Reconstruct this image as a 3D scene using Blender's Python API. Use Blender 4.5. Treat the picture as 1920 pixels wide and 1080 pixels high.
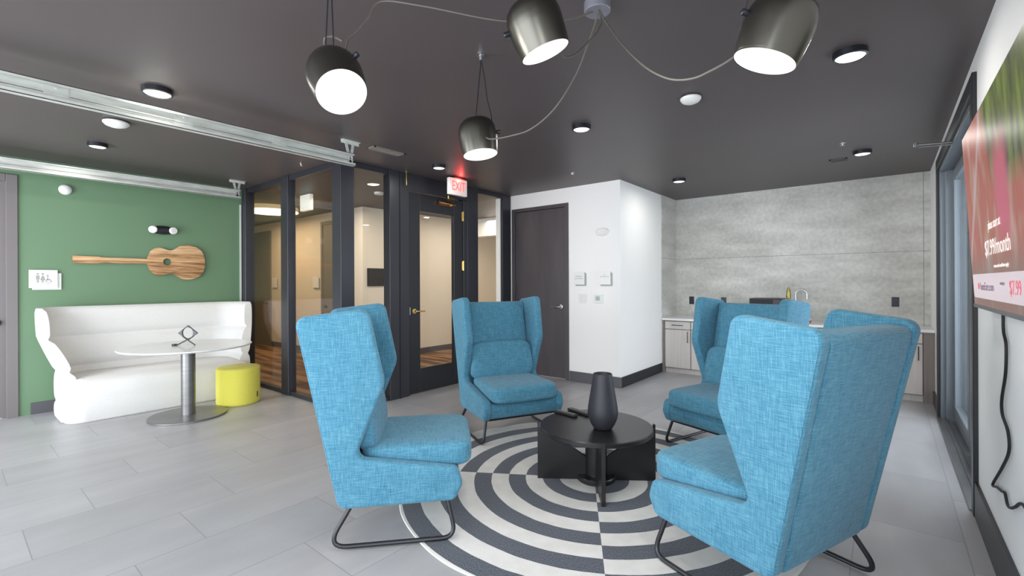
import bpy, bmesh, math, random
from mathutils import Vector, Matrix, Euler
random.seed(7)
S = bpy.context.scene
for o in list(bpy.data.objects): bpy.data.objects.remove(o)

# ------------------------------------------------------------------ camera
YAW, ROLL, F = 0.6805, -0.0045, 870.8
fw = Vector((-math.sin(YAW), math.cos(YAW), 0)); r0 = Vector((math.cos(YAW), math.sin(YAW), 0)); u0 = Vector((0, 0, 1))
cr = r0*math.cos(ROLL)+u0*math.sin(ROLL); cu = u0*math.cos(ROLL)-r0*math.sin(ROLL)
cd = bpy.data.cameras.new('camera'); cam = bpy.data.objects.new('camera', cd); S.collection.objects.link(cam)
M = Matrix((cr, cu, -fw)).transposed().to_4x4(); M.translation = Vector((0, 0, 1.35)); cam.matrix_world = M
cd.sensor_width = 36; cd.lens = F/1920*36; cd.shift_y = -10.03/1920; cd.clip_start = 0.05
S.camera = cam

# ------------------------------------------------------------------ world, light, exposure
W = bpy.data.worlds.new('world'); S.world = W; W.use_nodes = True
bg = W.node_tree.nodes['Background']; bg.inputs[0].default_value = (0.82, 0.91, 1.0, 1); bg.inputs[1].default_value = 3.2
S.view_settings.view_transform = 'Standard'; S.view_settings.look = 'None'; S.view_settings.gamma = 1
S.view_settings.use_curve_mapping = False; S.view_settings.exposure = 0.15

def area(name, loc, rot, sx, sy, e, col=(1, 1, 1), spread=180):
    l = bpy.data.lights.new(name, 'AREA'); l.shape = 'RECTANGLE'; l.size = sx; l.size_y = sy; l.energy = e; l.color = col; l.spread = math.radians(spread)
    o = bpy.data.objects.new(name, l); o.location = loc; o.rotation_euler = rot; S.collection.objects.link(o); return o
PI = math.pi
area('daylight_garage', (-5.12, -1.55, 1.25), (PI/2, 0, 0), 2.5, 2.3, 105, (0.96, 0.98, 1.0))
area('front_fill', (-1.80, -1.55, 1.25), (PI/2, 0, 0), 3.0, 2.3, 62, (0.96, 0.98, 1.0))  # added light at an unseen opening, widened to brighten the television wall
area('daylight_patio', (0.85, 5.2, 1.3), (0, PI/2, 0), 2.3, 1.6, 30, (0.80, 0.90, 1.0))
area('side_fill', (.44, -.85, 1.25), (0, PI/2, 0), 2.2, 1.1, 42, (.96, .98, 1.0))  # added fill through an unseen gap, brightens surfaces turned to the viewer
area('corridor_glow', (-6.1, 3.9, 2.6), (0, 0, 0), 1.6, 0.8, 26, (1, .84, .66))
area('corridor_glow_far', (-9.2, 3.7, 2.6), (0, 0, 0), 1.6, 0.8, 26, (1, .70, .40))
area('corridor_glow_north', (-5.7, 6.6, 2.6), (0, 0, 0), 1.2, 1.6, 36, (1, .87, .72))

# ------------------------------------------------------------------ dimensions
H, CE = 1.35, 2.659
XR, YD, XW, YB, XG, YG, XGr = .397, 5.471, -2.650, 7.446, -4.50, 2.70, -6.94
YS = -1.6

# ------------------------------------------------------------------ materials
def mat(name, col, rough=.5, metal=0., noise=None, bump=None, emis=None, spec=.5, coat=0, sheen=0):
    m = bpy.data.materials.new(name); m.use_nodes = True; nt = m.node_tree; b = nt.nodes['Principled BSDF']
    b.inputs['Base Color'].default_value = (*col, 1); b.inputs['Roughness'].default_value = rough; b.inputs['Metallic'].default_value = metal
    b.inputs['Specular IOR Level'].default_value = spec; b.inputs['Coat Weight'].default_value = coat; b.inputs['Sheen Weight'].default_value = sheen
    if emis: b.inputs['Emission Color'].default_value = (*emis[0], 1); b.inputs['Emission Strength'].default_value = emis[1]
    tc = nt.nodes.new('ShaderNodeTexCoord')
    if noise:   # (scale xyz, amount)
        mp = nt.nodes.new('ShaderNodeMapping'); mp.inputs['Scale'].default_value = noise[0]; nt.links.new(tc.outputs['Object'], mp.inputs[0])
        n = nt.nodes.new('ShaderNodeTexNoise'); n.inputs['Scale'].default_value = 1; n.inputs['Detail'].default_value = 5; nt.links.new(mp.outputs[0], n.inputs['Vector'])
        rp = nt.nodes.new('ShaderNodeValToRGB'); rp.color_ramp.elements[0].position = .3; rp.color_ramp.elements[1].position = .7
        a = noise[1]; rp.color_ramp.elements[0].color = (*[c*(1-a) for c in col], 1); rp.color_ramp.elements[1].color = (*[min(1, c*(1+a)) for c in col], 1)
        nt.links.new(n.outputs['Fac'], rp.inputs[0]); nt.links.new(rp.outputs[0], b.inputs['Base Color'])
    if bump:    # (scale, strength)
        n2 = nt.nodes.new('ShaderNodeTexNoise'); n2.inputs['Scale'].default_value = bump[0]; n2.inputs['Detail'].default_value = 4; nt.links.new(tc.outputs['Object'], n2.inputs['Vector'])
        bp = nt.nodes.new('ShaderNodeBump'); bp.inputs['Strength'].default_value = bump[1]; bp.inputs['Distance'].default_value = .004
        nt.links.new(n2.outputs['Fac'], bp.inputs['Height']); nt.links.new(bp.outputs[0], b.inputs['Normal'])
    return m

def nodes(m): return m.node_tree, m.node_tree.nodes['Principled BSDF']
def math_(nt, op, a, b=None, c=None):
    n = nt.nodes.new('ShaderNodeMath'); n.operation = op
    for i, v in enumerate((a, b, c)):
        if v is None: continue
        if isinstance(v, (int, float)): n.inputs[i].default_value = v
        else: nt.links.new(v, n.inputs[i])
    return n.outputs[0]
def mixc(nt, f, a, b):
    n = nt.nodes.new('ShaderNodeMix'); n.data_type = 'RGBA'
    for i, v in ((0, f), (6, a), (7, b)):
        if isinstance(v, tuple): n.inputs[i].default_value = (*v, 1)
        elif isinstance(v, (int, float)): n.inputs[i].default_value = v
        else: nt.links.new(v, n.inputs[i])
    return n.outputs[2]
def noise_(nt, vec, scale=(1, 1, 1), s=1, detail=3):
    mp = nt.nodes.new('ShaderNodeMapping'); mp.inputs['Scale'].default_value = scale; nt.links.new(vec, mp.inputs[0])
    n = nt.nodes.new('ShaderNodeTexNoise'); n.inputs['Scale'].default_value = s; n.inputs['Detail'].default_value = detail; nt.links.new(mp.outputs[0], n.inputs['Vector']); return n.outputs['Fac']

def fabric(name, dark, mid, light, scale=1., amt=1.):
    """woven linen: long thin slubs in warp and weft, on metre-true UVs"""
    m = mat(name, mid, .85, sheen=.15, spec=.25); nt, b = nodes(m)
    uv = nt.nodes.new('ShaderNodeUVMap'); uv.uv_map = 'UVMap'; v = uv.outputs[0]
    sp = nt.nodes.new('ShaderNodeSeparateXYZ'); nt.links.new(v, sp.inputs[0])
    def threads(along, across, pitch, slub):
        idn = math_(nt, 'FLOOR', math_(nt, 'MULTIPLY', across, pitch)); wn = nt.nodes.new('ShaderNodeTexWhiteNoise'); wn.noise_dimensions = '1D'; nt.links.new(idn, wn.inputs['W'])
        cb = nt.nodes.new('ShaderNodeCombineXYZ'); nt.links.new(math_(nt, 'MULTIPLY_ADD', wn.outputs['Value'], 97.0, math_(nt, 'MULTIPLY', along, slub)), cb.inputs[0]); nt.links.new(math_(nt, 'MULTIPLY', idn, .37), cb.inputs[1])
        return noise_(nt, cb.outputs[0], (1, 1, 1), 1, 2)
    a = threads(sp.outputs[0], sp.outputs[1], 680*scale, 16*scale); c = threads(sp.outputs[1], sp.outputs[0], 680*scale, 16*scale)
    d = noise_(nt, v, (5, 5, 1), 1, 3)
    s = math_(nt, 'ADD', a, c); s = math_(nt, 'MULTIPLY', s, .5)
    s = math_(nt, 'MULTIPLY_ADD', math_(nt, 'SUBTRACT', s, .5), 2.0*amt, .5)
    s = math_(nt, 'ADD', s, math_(nt, 'MULTIPLY', math_(nt, 'SUBTRACT', d, .5), .12))
    rp = nt.nodes.new('ShaderNodeValToRGB'); e = rp.color_ramp.elements
    e[0].position = .15; e[0].color = (*dark, 1); e[1].position = .85; e[1].color = (*light, 1); k = e.new(.5); k.color = (*mid, 1)
    nt.links.new(s, rp.inputs[0]); nt.links.new(rp.outputs[0], b.inputs['Base Color'])
    bp = nt.nodes.new('ShaderNodeBump'); bp.inputs['Strength'].default_value = .35; bp.inputs['Distance'].default_value = .002
    nt.links.new(s, bp.inputs['Height']); nt.links.new(bp.outputs[0], b.inputs['Normal'])
    return m

m_blue = fabric('blue_linen', (.024, .11, .185), (.062, .215, .32), (.15, .335, .42))
m_sofa = fabric('white_boucle', (.60, .59, .58), (.72, .715, .70), (.78, .775, .765), 1.5, .5)
m_pouf = fabric('yellow_felt', (.58, .53, .06), (.69, .64, .10), (.76, .72, .15), 1.5, .5)
m_black = mat('black_powder_coat', (.012, .013, .018), .35)
m_frame = mat('charcoal_aluminium', (.034, .034, .042), .38, .25)
m_doorblk = mat('black_door_paint', (.012, .013, .018), .35)
m_ceil = mat('black_ceiling_paint', (.088, .072, .073), .45, noise=((.7, .7, .7), .07), spec=.45)
m_white = mat('white_wall_paint', (.92, .91, .895), .6, bump=(60, .05))
m_cream = mat('corridor_wall_paint', (.76, .70, .60), .6)
m_green = mat('green_wall_paint', (.125, .22, .125), .5, bump=(60, .05))
m_base = mat('charcoal_baseboard', (.085, .082, .095), .4)
m_basedk = mat('black_baseboard', (.012, .013, .017), .35)
m_door = mat('dark_taupe_door', (.072, .062, .070), .42, noise=((9, 9, 1.2), .12))
m_doorgr = mat('grey_taupe_door', (.165, .148, .152), .42)
m_corrdoor = mat('corridor_grey_door', (.20, .17, .14), .5)
m_galv = mat('galvanised_steel', (.66, .68, .64), .42, .55, noise=((30, 8, 30), .12))
m_gold = mat('polished_brass', (.72, .52, .20), .22, 1.)
m_copper = mat('copper_closer', (.55, .27, .10), .28, 1.)
m_chrome = mat('satin_chrome', (.62, .62, .63), .2, 1.)
m_steel = mat('brushed_steel', (.24, .24, .24), .36, .8, noise=((4, 4, 60), .12))
m_lamp = mat('dark_bronze_shade', (.115, .11, .095), .32, .95)
m_cord = mat('grey_cord', (.10, .09, .08), .5)
m_plastic = mat('white_plastic', (.80, .80, .78), .4)
m_signwhite = mat('white_acrylic', (.85, .85, .83), .35)
m_signgrey = mat('flat_grey', (.36, .36, .35), .4)  # tone of the solid sign shadows, also used for the remote buttons
m_signpale = mat('pale_acrylic', (.62, .64, .61), .4)
m_print = mat('grey_print', (.33, .33, .32), .5)
m_emit = mat('lamp_diffuser', (.9, .9, .86), .5, emis=((1, .985, .93), .6))
m_emit2 = mat('downlight_diffuser', (.9, .9, .9), .5, emis=((1, .98, .94), 1.6))
m_ring = mat('warm_ring_glow', (.9, .8, .6), .5, emis=((1, .86, .55), 2.2))
m_marble = mat('white_stone', (.80, .80, .79), .18, noise=((3, 3, 3), .03))
m_cab = mat('pale_ash_laminate', (.60, .55, .52), .45, noise=((40, 40, 1.2), .07))
m_cabdk = mat('ash_gable_laminate', (.22, .185, .17), .5, noise=((40, 40, 1.2), .08))
m_vase = mat('matte_black_ceramic', (.022, .022, .030), .55, bump=(150, .12))
m_tblk = mat('black_stained_oak', (.012, .012, .013), .32, noise=((4, 40, 4), .25))
m_red = mat('red_letter', (.9, .12, .12), .5, emis=((1, .22, .2), .55))
m_exit = mat('exit_face', (.85, .80, .76), .4, emis=((1, .75, .7), .12))
m_brasstap = mat('aged_brass', (.42, .32, .10), .3, 1.)
m_redbase = mat('red_plastic', (.45, .06, .08), .4)
m_rubber = mat('black_rubber', (.01, .01, .011), .6)
m_out = mat('pale_concrete_apron', (.62, .64, .66), .8)
m_carpet = mat('brown_carpet', (.2, .11, .06), .9)
m_film = mat('frosted_film', (.40, .44, .50), .5)

def glassmat():
    m = bpy.data.materials.new('clear_glass'); m.use_nodes = True; nt = m.node_tree; nt.nodes.clear()
    out = nt.nodes.new('ShaderNodeOutputMaterial'); t = nt.nodes.new('ShaderNodeBsdfTransparent'); g = nt.nodes.new('ShaderNodeBsdfGlossy')
    g.inputs['Roughness'].default_value = .01; t.inputs[0].default_value = (.97, .975, .97, 1)
    fr = nt.nodes.new('ShaderNodeFresnel'); ge = nt.nodes.new('ShaderNodeNewGeometry'); mr = nt.nodes.new('ShaderNodeMapRange')
    mr.inputs[3].default_value = 1.30; mr.inputs[4].default_value = 1/1.30; nt.links.new(ge.outputs['Backfacing'], mr.inputs[0]); nt.links.new(mr.outputs[0], fr.inputs[0]); mx = nt.nodes.new('ShaderNodeMixShader')
    nt.links.new(fr.outputs[0], mx.inputs[0]); nt.links.new(t.outputs[0], mx.inputs[1]); nt.links.new(g.outputs[0], mx.inputs[2]); nt.links.new(mx.outputs[0], out.inputs[0])
    return m
m_glass = glassmat()

def tilemat():
    m = mat('grey_plank_tile', (.36, .36, .375), .38, spec=.5); nt, b = nodes(m)
    g = nt.nodes.new('ShaderNodeNewGeometry'); sp = nt.nodes.new('ShaderNodeSeparateXYZ'); nt.links.new(g.outputs['Position'], sp.inputs[0])
    u = math_(nt, 'DIVIDE', math_(nt, 'SUBTRACT', -2.818, sp.outputs[0]), .446)
    row = math_(nt, 'FLOOR', u); fu = math_(nt, 'FRACT', u)
    v = math_(nt, 'DIVIDE', math_(nt, 'SUBTRACT', sp.outputs[1], math_(nt, 'MULTIPLY_ADD', row, .303, .893)), .909)
    col = math_(nt, 'FLOOR', v); fv = math_(nt, 'FRACT', v)
    du = math_(nt, 'MULTIPLY', math_(nt, 'ABSOLUTE', math_(nt, 'SUBTRACT', math_(nt, 'PINGPONG', fu, .5), 0)), .446)
    dv = math_(nt, 'MULTIPLY', math_(nt, 'PINGPONG', fv, .5), .909)
    dmin = math_(nt, 'MINIMUM', du, dv); joint = math_(nt, 'LESS_THAN', dmin, .0022)
    cb = nt.nodes.new('ShaderNodeCombineXYZ'); nt.links.new(row, cb.inputs[0]); nt.links.new(col, cb.inputs[1])
    wn = nt.nodes.new('ShaderNodeTexWhiteNoise'); nt.links.new(cb.outputs[0], wn.inputs['Vector'])
    off = nt.nodes.new('ShaderNodeVectorMath'); off.operation = 'MULTIPLY_ADD'
    nt.links.new(wn.outputs['Color'], off.inputs[0]); off.inputs[1].default_value = (9, 9, 9); nt.links.new(g.outputs['Position'], off.inputs[2])
    n1 = noise_(nt, off.outputs[0], (6, 1.6, 1), 1, 6); n2 = noise_(nt, off.outputs[0], (2, .9, 1), 1, 3)
    f = math_(nt, 'ADD', math_(nt, 'MULTIPLY', n1, .5), math_(nt, 'MULTIPLY', n2, .5))
    f = math_(nt, 'ADD', f, math_(nt, 'MULTIPLY', math_(nt, 'SUBTRACT', wn.outputs['Value'], .5), .22))
    rp = nt.nodes.new('ShaderNodeValToRGB'); e = rp.color_ramp.elements; e[0].position = .25; e[0].color = (.30, .295, .305, 1); e[1].position = .8; e[1].color = (.43, .425, .435, 1)
    nt.links.new(f, rp.inputs[0]); c = mixc(nt, joint, rp.outputs[0], (.23, .23, .235))
    nt.links.new(c, b.inputs['Base Color'])
    bp = nt.nodes.new('ShaderNodeBump'); bp.inputs['Strength'].default_value = .1; bp.inputs['Distance'].default_value = .003; nt.links.new(n1, bp.inputs['Height']); nt.links.new(bp.outputs[0], b.inputs['Normal'])
    return m
m_tile = tilemat()

def concretemat():
    m = mat('concrete_panel', (.3, .3, .29), .6); nt, b = nodes(m)
    g = nt.nodes.new('ShaderNodeNewGeometry'); n1 = noise_(nt, g.outputs['Position'], (1.6, 1.6, 5), 1, 8); n2 = noise_(nt, g.outputs['Position'], (22, 22, 22), 1, 5)
    n3 = noise_(nt, g.outputs['Position'], (.7, .7, 1.0), 1, 3)
    f = math_(nt, 'ADD', math_(nt, 'MULTIPLY', n1, .45), math_(nt, 'ADD', math_(nt, 'MULTIPLY', n2, .25), math_(nt, 'MULTIPLY', n3, .3)))
    rp = nt.nodes.new('ShaderNodeValToRGB'); e = rp.color_ramp.elements; e[0].position = .34; e[0].color = (.36, .35, .32, 1); e[1].position = .66; e[1].color = (.70, .69, .65, 1)
    nt.links.new(f, rp.inputs[0])
    sp = nt.nodes.new('ShaderNodeSeparateXYZ'); nt.links.new(g.outputs['Position'], sp.inputs[0])
    j = math_(nt, 'LESS_THAN', math_(nt, 'ABSOLUTE', math_(nt, 'SUBTRACT', sp.outputs[2], 1.71)), .0025)
    j = math_(nt, 'MAXIMUM', j, math_(nt, 'LESS_THAN', math_(nt, 'ABSOLUTE', math_(nt, 'SUBTRACT', sp.outputs[0], .335)), .003))
    nt.links.new(mixc(nt, j, rp.outputs[0], (.22, .215, .2)), b.inputs['Base Color']); return m
m_conc = concretemat()

def rugmat():
    m = mat('rug_pile', (.5, .5, .5), .95, spec=.1, sheen=.2); nt, b = nodes(m)
    tc = nt.nodes.new('ShaderNodeTexCoord'); sp = nt.nodes.new('ShaderNodeSeparateXYZ'); nt.links.new(tc.outputs['Object'], sp.inputs[0])
    x, y = sp.outputs[0], sp.outputs[1]
    r = math_(nt, 'SQRT', math_(nt, 'ADD', math_(nt, 'MULTIPLY', x, x), math_(nt, 'MULTIPLY', y, y)))
    wob = math_(nt, 'MULTIPLY', math_(nt, 'SUBTRACT', noise_(nt, tc.outputs['Object'], (6, 6, 1), 1, 2), .5), .012)
    k = math_(nt, 'FLOOR', math_(nt, 'DIVIDE', math_(nt, 'ADD', r, wob), .1175))
    q = math_(nt, 'ADD', math_(nt, 'GREATER_THAN', x, 0), math_(nt, 'GREATER_THAN', y, 0))
    p = math_(nt, 'MODULO', math_(nt, 'ADD', k, q), 2)
    edge = math_(nt, 'GREATER_THAN', r, 1.285)
    n = noise_(nt, tc.outputs['Object'], (260, 110, 1), 1, 2); n2 = noise_(nt, tc.outputs['Object'], (9, 9, 1), 1, 4)
    nk = math_(nt, 'MULTIPLY_ADD', math_(nt, 'SUBTRACT', n, .5), 3.0, .42); dk = mixc(nt, nk, (.028, .034, .048), (.125, .138, .17)); lt = mixc(nt, n2, (.50, .49, .47), (.70, .69, .67))
    c = mixc(nt, p, dk, lt); c = mixc(nt, edge, c, (.66, .65, .62)); nt.links.new(c, b.inputs['Base Color'])
    bp = nt.nodes.new('ShaderNodeBump'); bp.inputs['Strength'].default_value = .4; bp.inputs['Distance'].default_value = .003; nt.links.new(n, bp.inputs['Height']); nt.links.new(bp.outputs[0], b.inputs['Normal'])
    return m
m_rug = rugmat()

def woodmat():
    m = mat('reclaimed_wood', (.5, .3, .15), .6); nt, b = nodes(m)
    tc = nt.nodes.new('ShaderNodeTexCoord'); n = noise_(nt, tc.outputs['Object'], (8, 5, 60), 1, 5)
    sp = nt.nodes.new('ShaderNodeSeparateXYZ'); nt.links.new(tc.outputs['Object'], sp.inputs[0])
    pl = math_(nt, 'FLOOR', math_(nt, 'DIVIDE', sp.outputs[2], .05)); wn = nt.nodes.new('ShaderNodeTexWhiteNoise'); wn.noise_dimensions = '1D'; nt.links.new(pl, wn.inputs['W'])
    f = math_(nt, 'ADD', math_(nt, 'MULTIPLY', n, .75), math_(nt, 'MULTIPLY', wn.outputs['Value'], .3))
    rp = nt.nodes.new('ShaderNodeValToRGB'); e = rp.color_ramp.elements; e[0].position = .28; e[0].color = (.17, .075, .03, 1); e[1].position = .8; e[1].color = (.72, .50, .30, 1); k = e.new(.5); k.color = (.50, .285, .13, 1)
    nt.links.new(f, rp.inputs[0]); nt.links.new(rp.outputs[0], b.inputs['Base Color']); return m
m_wood = woodmat()

def carpetmat():
    m = m_carpet; nt, b = nodes(m); g = nt.nodes.new('ShaderNodeNewGeometry')
    n = noise_(nt, g.outputs['Position'], (.9, 6.0, 1), 1, 1)
    w = math_(nt, 'GREATER_THAN', n, .5)
    nt.links.new(mixc(nt, math_(nt, 'MULTIPLY_ADD', math_(nt, 'SUBTRACT', n, .5), 5, .5), (.085, .04, .022), (.30, .17, .085)), b.inputs['Base Color']); return m
carpetmat()

def screenmat():
    """picture shown by the television: blurred petals, foliage and a pale banner"""
    m = bpy.data.materials.new('screen_picture'); m.use_nodes = True; nt = m.node_tree; b = nt.nodes['Principled BSDF']
    tc = nt.nodes.new('ShaderNodeTexCoord'); sp = nt.nodes.new('ShaderNodeSeparateXYZ'); nt.links.new(tc.outputs['Object'], sp.inputs[0])
    y, z = sp.outputs[1], sp.outputs[2]       # y: 0 far end .. negative towards the viewer, z: 0 bottom .. .83
    n = noise_(nt, tc.outputs['Object'], (1, 5, 2.2), 1.3, 2)
    rp = nt.nodes.new('ShaderNodeValToRGB'); e = rp.color_ramp.elements
    e[0].position = .3; e[0].color = (.40, .13, .07, 1); e[1].position = .72; e[1].color = (.52, .34, .36, 1); k = e.new(.5); k.color = (.40, .09, .07, 1); k = e.new(.6); k.color = (.42, .21, .14, 1)
    nt.links.new(n, rp.inputs[0]); c = rp.outputs[0]
    gn = noise_(nt, tc.outputs['Object'], (1, 9, 3), 1.4, 3); rg = nt.nodes.new('ShaderNodeValToRGB'); e = rg.color_ramp.elements
    e[0].position = .35; e[0].color = (.035, .035, .02, 1); e[1].position = .7; e[1].color = (.22, .30, .05, 1); nt.links.new(gn, rg.inputs[0])
    right = nt.nodes.new('ShaderNodeMapRange'); right.inputs[1].default_value = -.62; right.inputs[2].default_value = -.74; nt.links.new(math_(nt, 'SUBTRACT', y, math_(nt, 'MULTIPLY', math_(nt, 'SUBTRACT', z, .62), .5)), right.inputs[0])
    up = nt.nodes.new('ShaderNodeMapRange'); up.inputs[1].default_value = .42; up.inputs[2].default_value = .52; nt.links.new(z, up.inputs[0])
    c = mixc(nt, math_(nt, 'MULTIPLY', right.outputs[0], up.outputs[0]), c, rg.outputs[0])
    def ramp(v_, a_, b_):
        q = nt.nodes.new('ShaderNodeMapRange'); q.inputs[1].default_value = a_; q.inputs[2].default_value = b_; nt.links.new(v_, q.inputs[0]); return q.outputs[0]
    pk = ramp(math_(nt, 'ABSOLUTE', math_(nt, 'ADD', y, .88)), .17, .07)
    pk = math_(nt, 'MULTIPLY', pk, math_(nt, 'MULTIPLY', ramp(z, .68, .55), ramp(z, .22, .34)))
    dg_ = math_(nt, 'ADD', y, math_(nt, 'MULTIPLY', z, .9)); st = math_(nt, 'MULTIPLY', ramp(math_(nt, 'ABSOLUTE', math_(nt, 'ADD', dg_, -.18)), .05, .01), ramp(y, -.75, -.5))
    c = mixc(nt, math_(nt, 'MULTIPLY', st, .7), c, (.55, .40, .44))
    c = mixc(nt, pk, c, (.55, .10, .16))
    low = nt.nodes.new('ShaderNodeMapRange'); low.inputs[1].default_value = .28; low.inputs[2].default_value = .15; nt.links.new(z, low.inputs[0])
    c = mixc(nt, math_(nt, 'MULTIPLY', low.outputs[0], .7), c, (.22, .17, .15))
    nt.links.new(c, b.inputs['Emission Color']); b.inputs['Emission Strength'].default_value = .72
    b.inputs['Base Color'].default_value = (.01, .01, .01, 1); b.inputs['Roughness'].default_value = .35; b.inputs['Specular IOR Level'].default_value = .25
    return m
m_screen = screenmat()
m_banner = mat('screen_banner', (.02, .02, .02), .15, emis=((.50, .42, .46), 1))
m_scrwhite = mat('screen_white_text', (.02, .02, .02), .3, emis=((.85, .78, .74), 1))
m_scrgrey = mat('screen_grey_text', (.02, .02, .02), .3, emis=((.16, .12, .16), 1))
m_scrred = mat('screen_red_text', (.02, .02, .02), .3, emis=((.60, .10, .14), 1))

# ------------------------------------------------------------------ mesh helpers
C = S.collection
def boxuv(me):
    uv = me.uv_layers.new(name='UVMap') if not me.uv_layers else me.uv_layers[0]
    for p in me.polygons:
        n = p.normal; ax = max(range(3), key=lambda i: abs(n[i]))
        for li in p.loop_indices:
            c = me.vertices[me.loops[li].vertex_index].co
            uv.data[li].uv = (c.y, c.z) if ax == 0 else ((c.x, c.z) if ax == 1 else (c.x, c.y))
def obj(name, bm, m, parent=None, smooth=35, uv=False):
    me = bpy.data.meshes.new(name); bmesh.ops.recalc_face_normals(bm, faces=bm.faces); bm.to_mesh(me); bm.free(); me.materials.append(m)
    if smooth is not None:
        for p in me.polygons: p.use_smooth = True
        me.set_sharp_from_angle(angle=math.radians(smooth))
    if uv: boxuv(me)
    o = bpy.data.objects.new(name, me); C.objects.link(o)
    if parent is not None: o.parent = parent
    return o
def tag(o, label=None, cat=None, group=None, kind=None):
    if label: o['label'] = label
    if cat: o['category'] = cat
    if group: o['group'] = group
    if kind: o['kind'] = kind
    return o
def thing(name, label, cat, loc=(0, 0, 0), rz=0, group=None):
    o = bpy.data.objects.new(name, None); C.objects.link(o); o.location = loc; o.rotation_euler = (0, 0, rz); o.empty_display_size = .1
    return tag(o, label, cat, group)
def struct(name, bm, m, parent=None, label=None, smooth=None):
    o = obj(name, bm, m, parent, smooth)
    if parent is None: o['kind'] = 'structure'
    if label: o['label'] = label
    return o
def NB(): return bmesh.new()
def bx(bm, x0, x1, y0, y1, z0, z1, bev=0, seg=2):
    vs = [bm.verts.new((x, y, z)) for x in (x0, x1) for y in (y0, y1) for z in (z0, z1)]
    fs = [bm.faces.new([vs[i] for i in q]) for q in ((0, 1, 3, 2), (4, 6, 7, 5), (0, 4, 5, 1), (2, 3, 7, 6), (0, 2, 6, 4), (1, 5, 7, 3))]
    if bev:
        es = list({e for f in fs for e in f.edges}); bmesh.ops.bevel(bm, geom=es, offset=bev, segments=seg, profile=.5, affect='EDGES')
    return bm
def B(x0, x1, y0, y1, z0, z1, bev=0, seg=2): return bx(NB(), x0, x1, y0, y1, z0, z1, bev, seg)
def lathe(bm, prof, c=(0, 0, 0), n=48, axis=None, cap=True):
    """prof: list of (r, h) along axis"""
    a = Vector(axis or (0, 0, 1)).normalized(); q = Vector((0, 0, 1)).rotation_difference(a).to_matrix(); c = Vector(c); rings = []
    for (r, h) in prof:
        if r < 1e-6: rings.append([bm.verts.new(c+q@Vector((0, 0, h)))])
        else: rings.append([bm.verts.new(c+q@Vector((r*math.cos(2*PI*i/n), r*math.sin(2*PI*i/n), h))) for i in range(n)])
    for A_, B_ in zip(rings, rings[1:]):
        if len(A_) == 1 and len(B_) == 1: continue
        for i in range(n):
            j = (i+1) % n
            if len(A_) == 1: bm.faces.new((A_[0], B_[i], B_[j]))
            elif len(B_) == 1: bm.faces.new((A_[i], A_[j], B_[0]))
            else: bm.faces.new((A_[i], A_[j], B_[j], B_[i]))
    if cap:
        for R in (rings[0], rings[-1]):
            if len(R) > 2:
                try: bm.faces.new(R)
                except ValueError: pass
    return bm
def catmull(pts, k=8):
    P = [Vector(p) for p in pts]; P = [P[0]*2-P[1]]+P+[P[-1]*2-P[-2]]; out = []
    for i in range(1, len(P)-2):
        for j in range(k):
            t = j/k; a, b, c, d = P[i-1:i+3]
            out.append(.5*((2*b)+(c-a)*t+(2*a-5*b+4*c-d)*t*t+(3*b-a-3*c+d)*t**3))
    return out+[P[-2]]
def tube(bm, pts, r, n=12, closed=False):
    pts = [Vector(p) for p in pts]; rings = []; N = len(pts); up = None
    for i, p in enumerate(pts):
        t = (pts[(i+1) % N]-pts[i-1]) if closed else (pts[min(i+1, N-1)]-pts[max(i-1, 0)])
        t.normalize()
        if up is None: up = t.orthogonal().normalized()
        else: up = (up-t*up.dot(t)).normalized()
        s = t.cross(up); rings.append([bm.verts.new(p+(up*math.cos(2*PI*k/n)+s*math.sin(2*PI*k/n))*r) for k in range(n)])
    pr = list(zip(rings, rings[1:]))+([(rings[-1], rings[0])] if closed else [])
    for A_, B_ in pr:
        for k in range(n): bm.faces.new((A_[k], A_[(k+1) % n], B_[(k+1) % n], B_[k]))
    if not closed: bm.faces.new(rings[0]); bm.faces.new(rings[-1])
    return bm
def fillet(poly, seg=6):
    """poly: [(x,y,r)] -> rounded outline"""
    out = []; n = len(poly)
    for i in range(n):
        x, y, r = poly[i]; p = Vector((x, y)); a = Vector(poly[i-1][:2])-p; b = Vector(poly[(i+1) % n][:2])-p
        if r <= 0: out.append(p); continue
        la, lb = a.length, b.length; a.normalize(); b.normalize(); ang = a.angle(b); d = min(r/math.tan(ang/2), la*.48, lb*.48); rr = d*math.tan(ang/2)
        c = p+(a+b).normalized()*(rr/math.sin(ang/2)); s = p+a*d-c; e = p+b*d-c
        th = s.angle_signed(e) if s.length > 1e-9 else 0
        for k in range(seg+1):
            t = -th*k/seg; out.append(c+Vector((s.x*math.cos(t)-s.y*math.sin(t), s.x*math.sin(t)+s.y*math.cos(t))))
    return out
def fillet3(pts, r, seg=6, closed=False):
    P = [Vector(p) for p in pts]; out = []; n = len(P)
    for i, p in enumerate(P):
        if not closed and i in (0, n-1): out.append(p); continue
        a = P[i-1]-p; b = P[(i+1) % n]-p; la, lb = a.length, b.length; a.normalize(); b.normalize(); ang = a.angle(b)
        d = min(r/math.tan(ang/2), la*.48, lb*.48); s, e = p+a*d, p+b*d
        for k in range(seg+1):
            t = k/seg; out.append(s*(1-t)**2+p*2*t*(1-t)+e*t*t)
    return out
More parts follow.
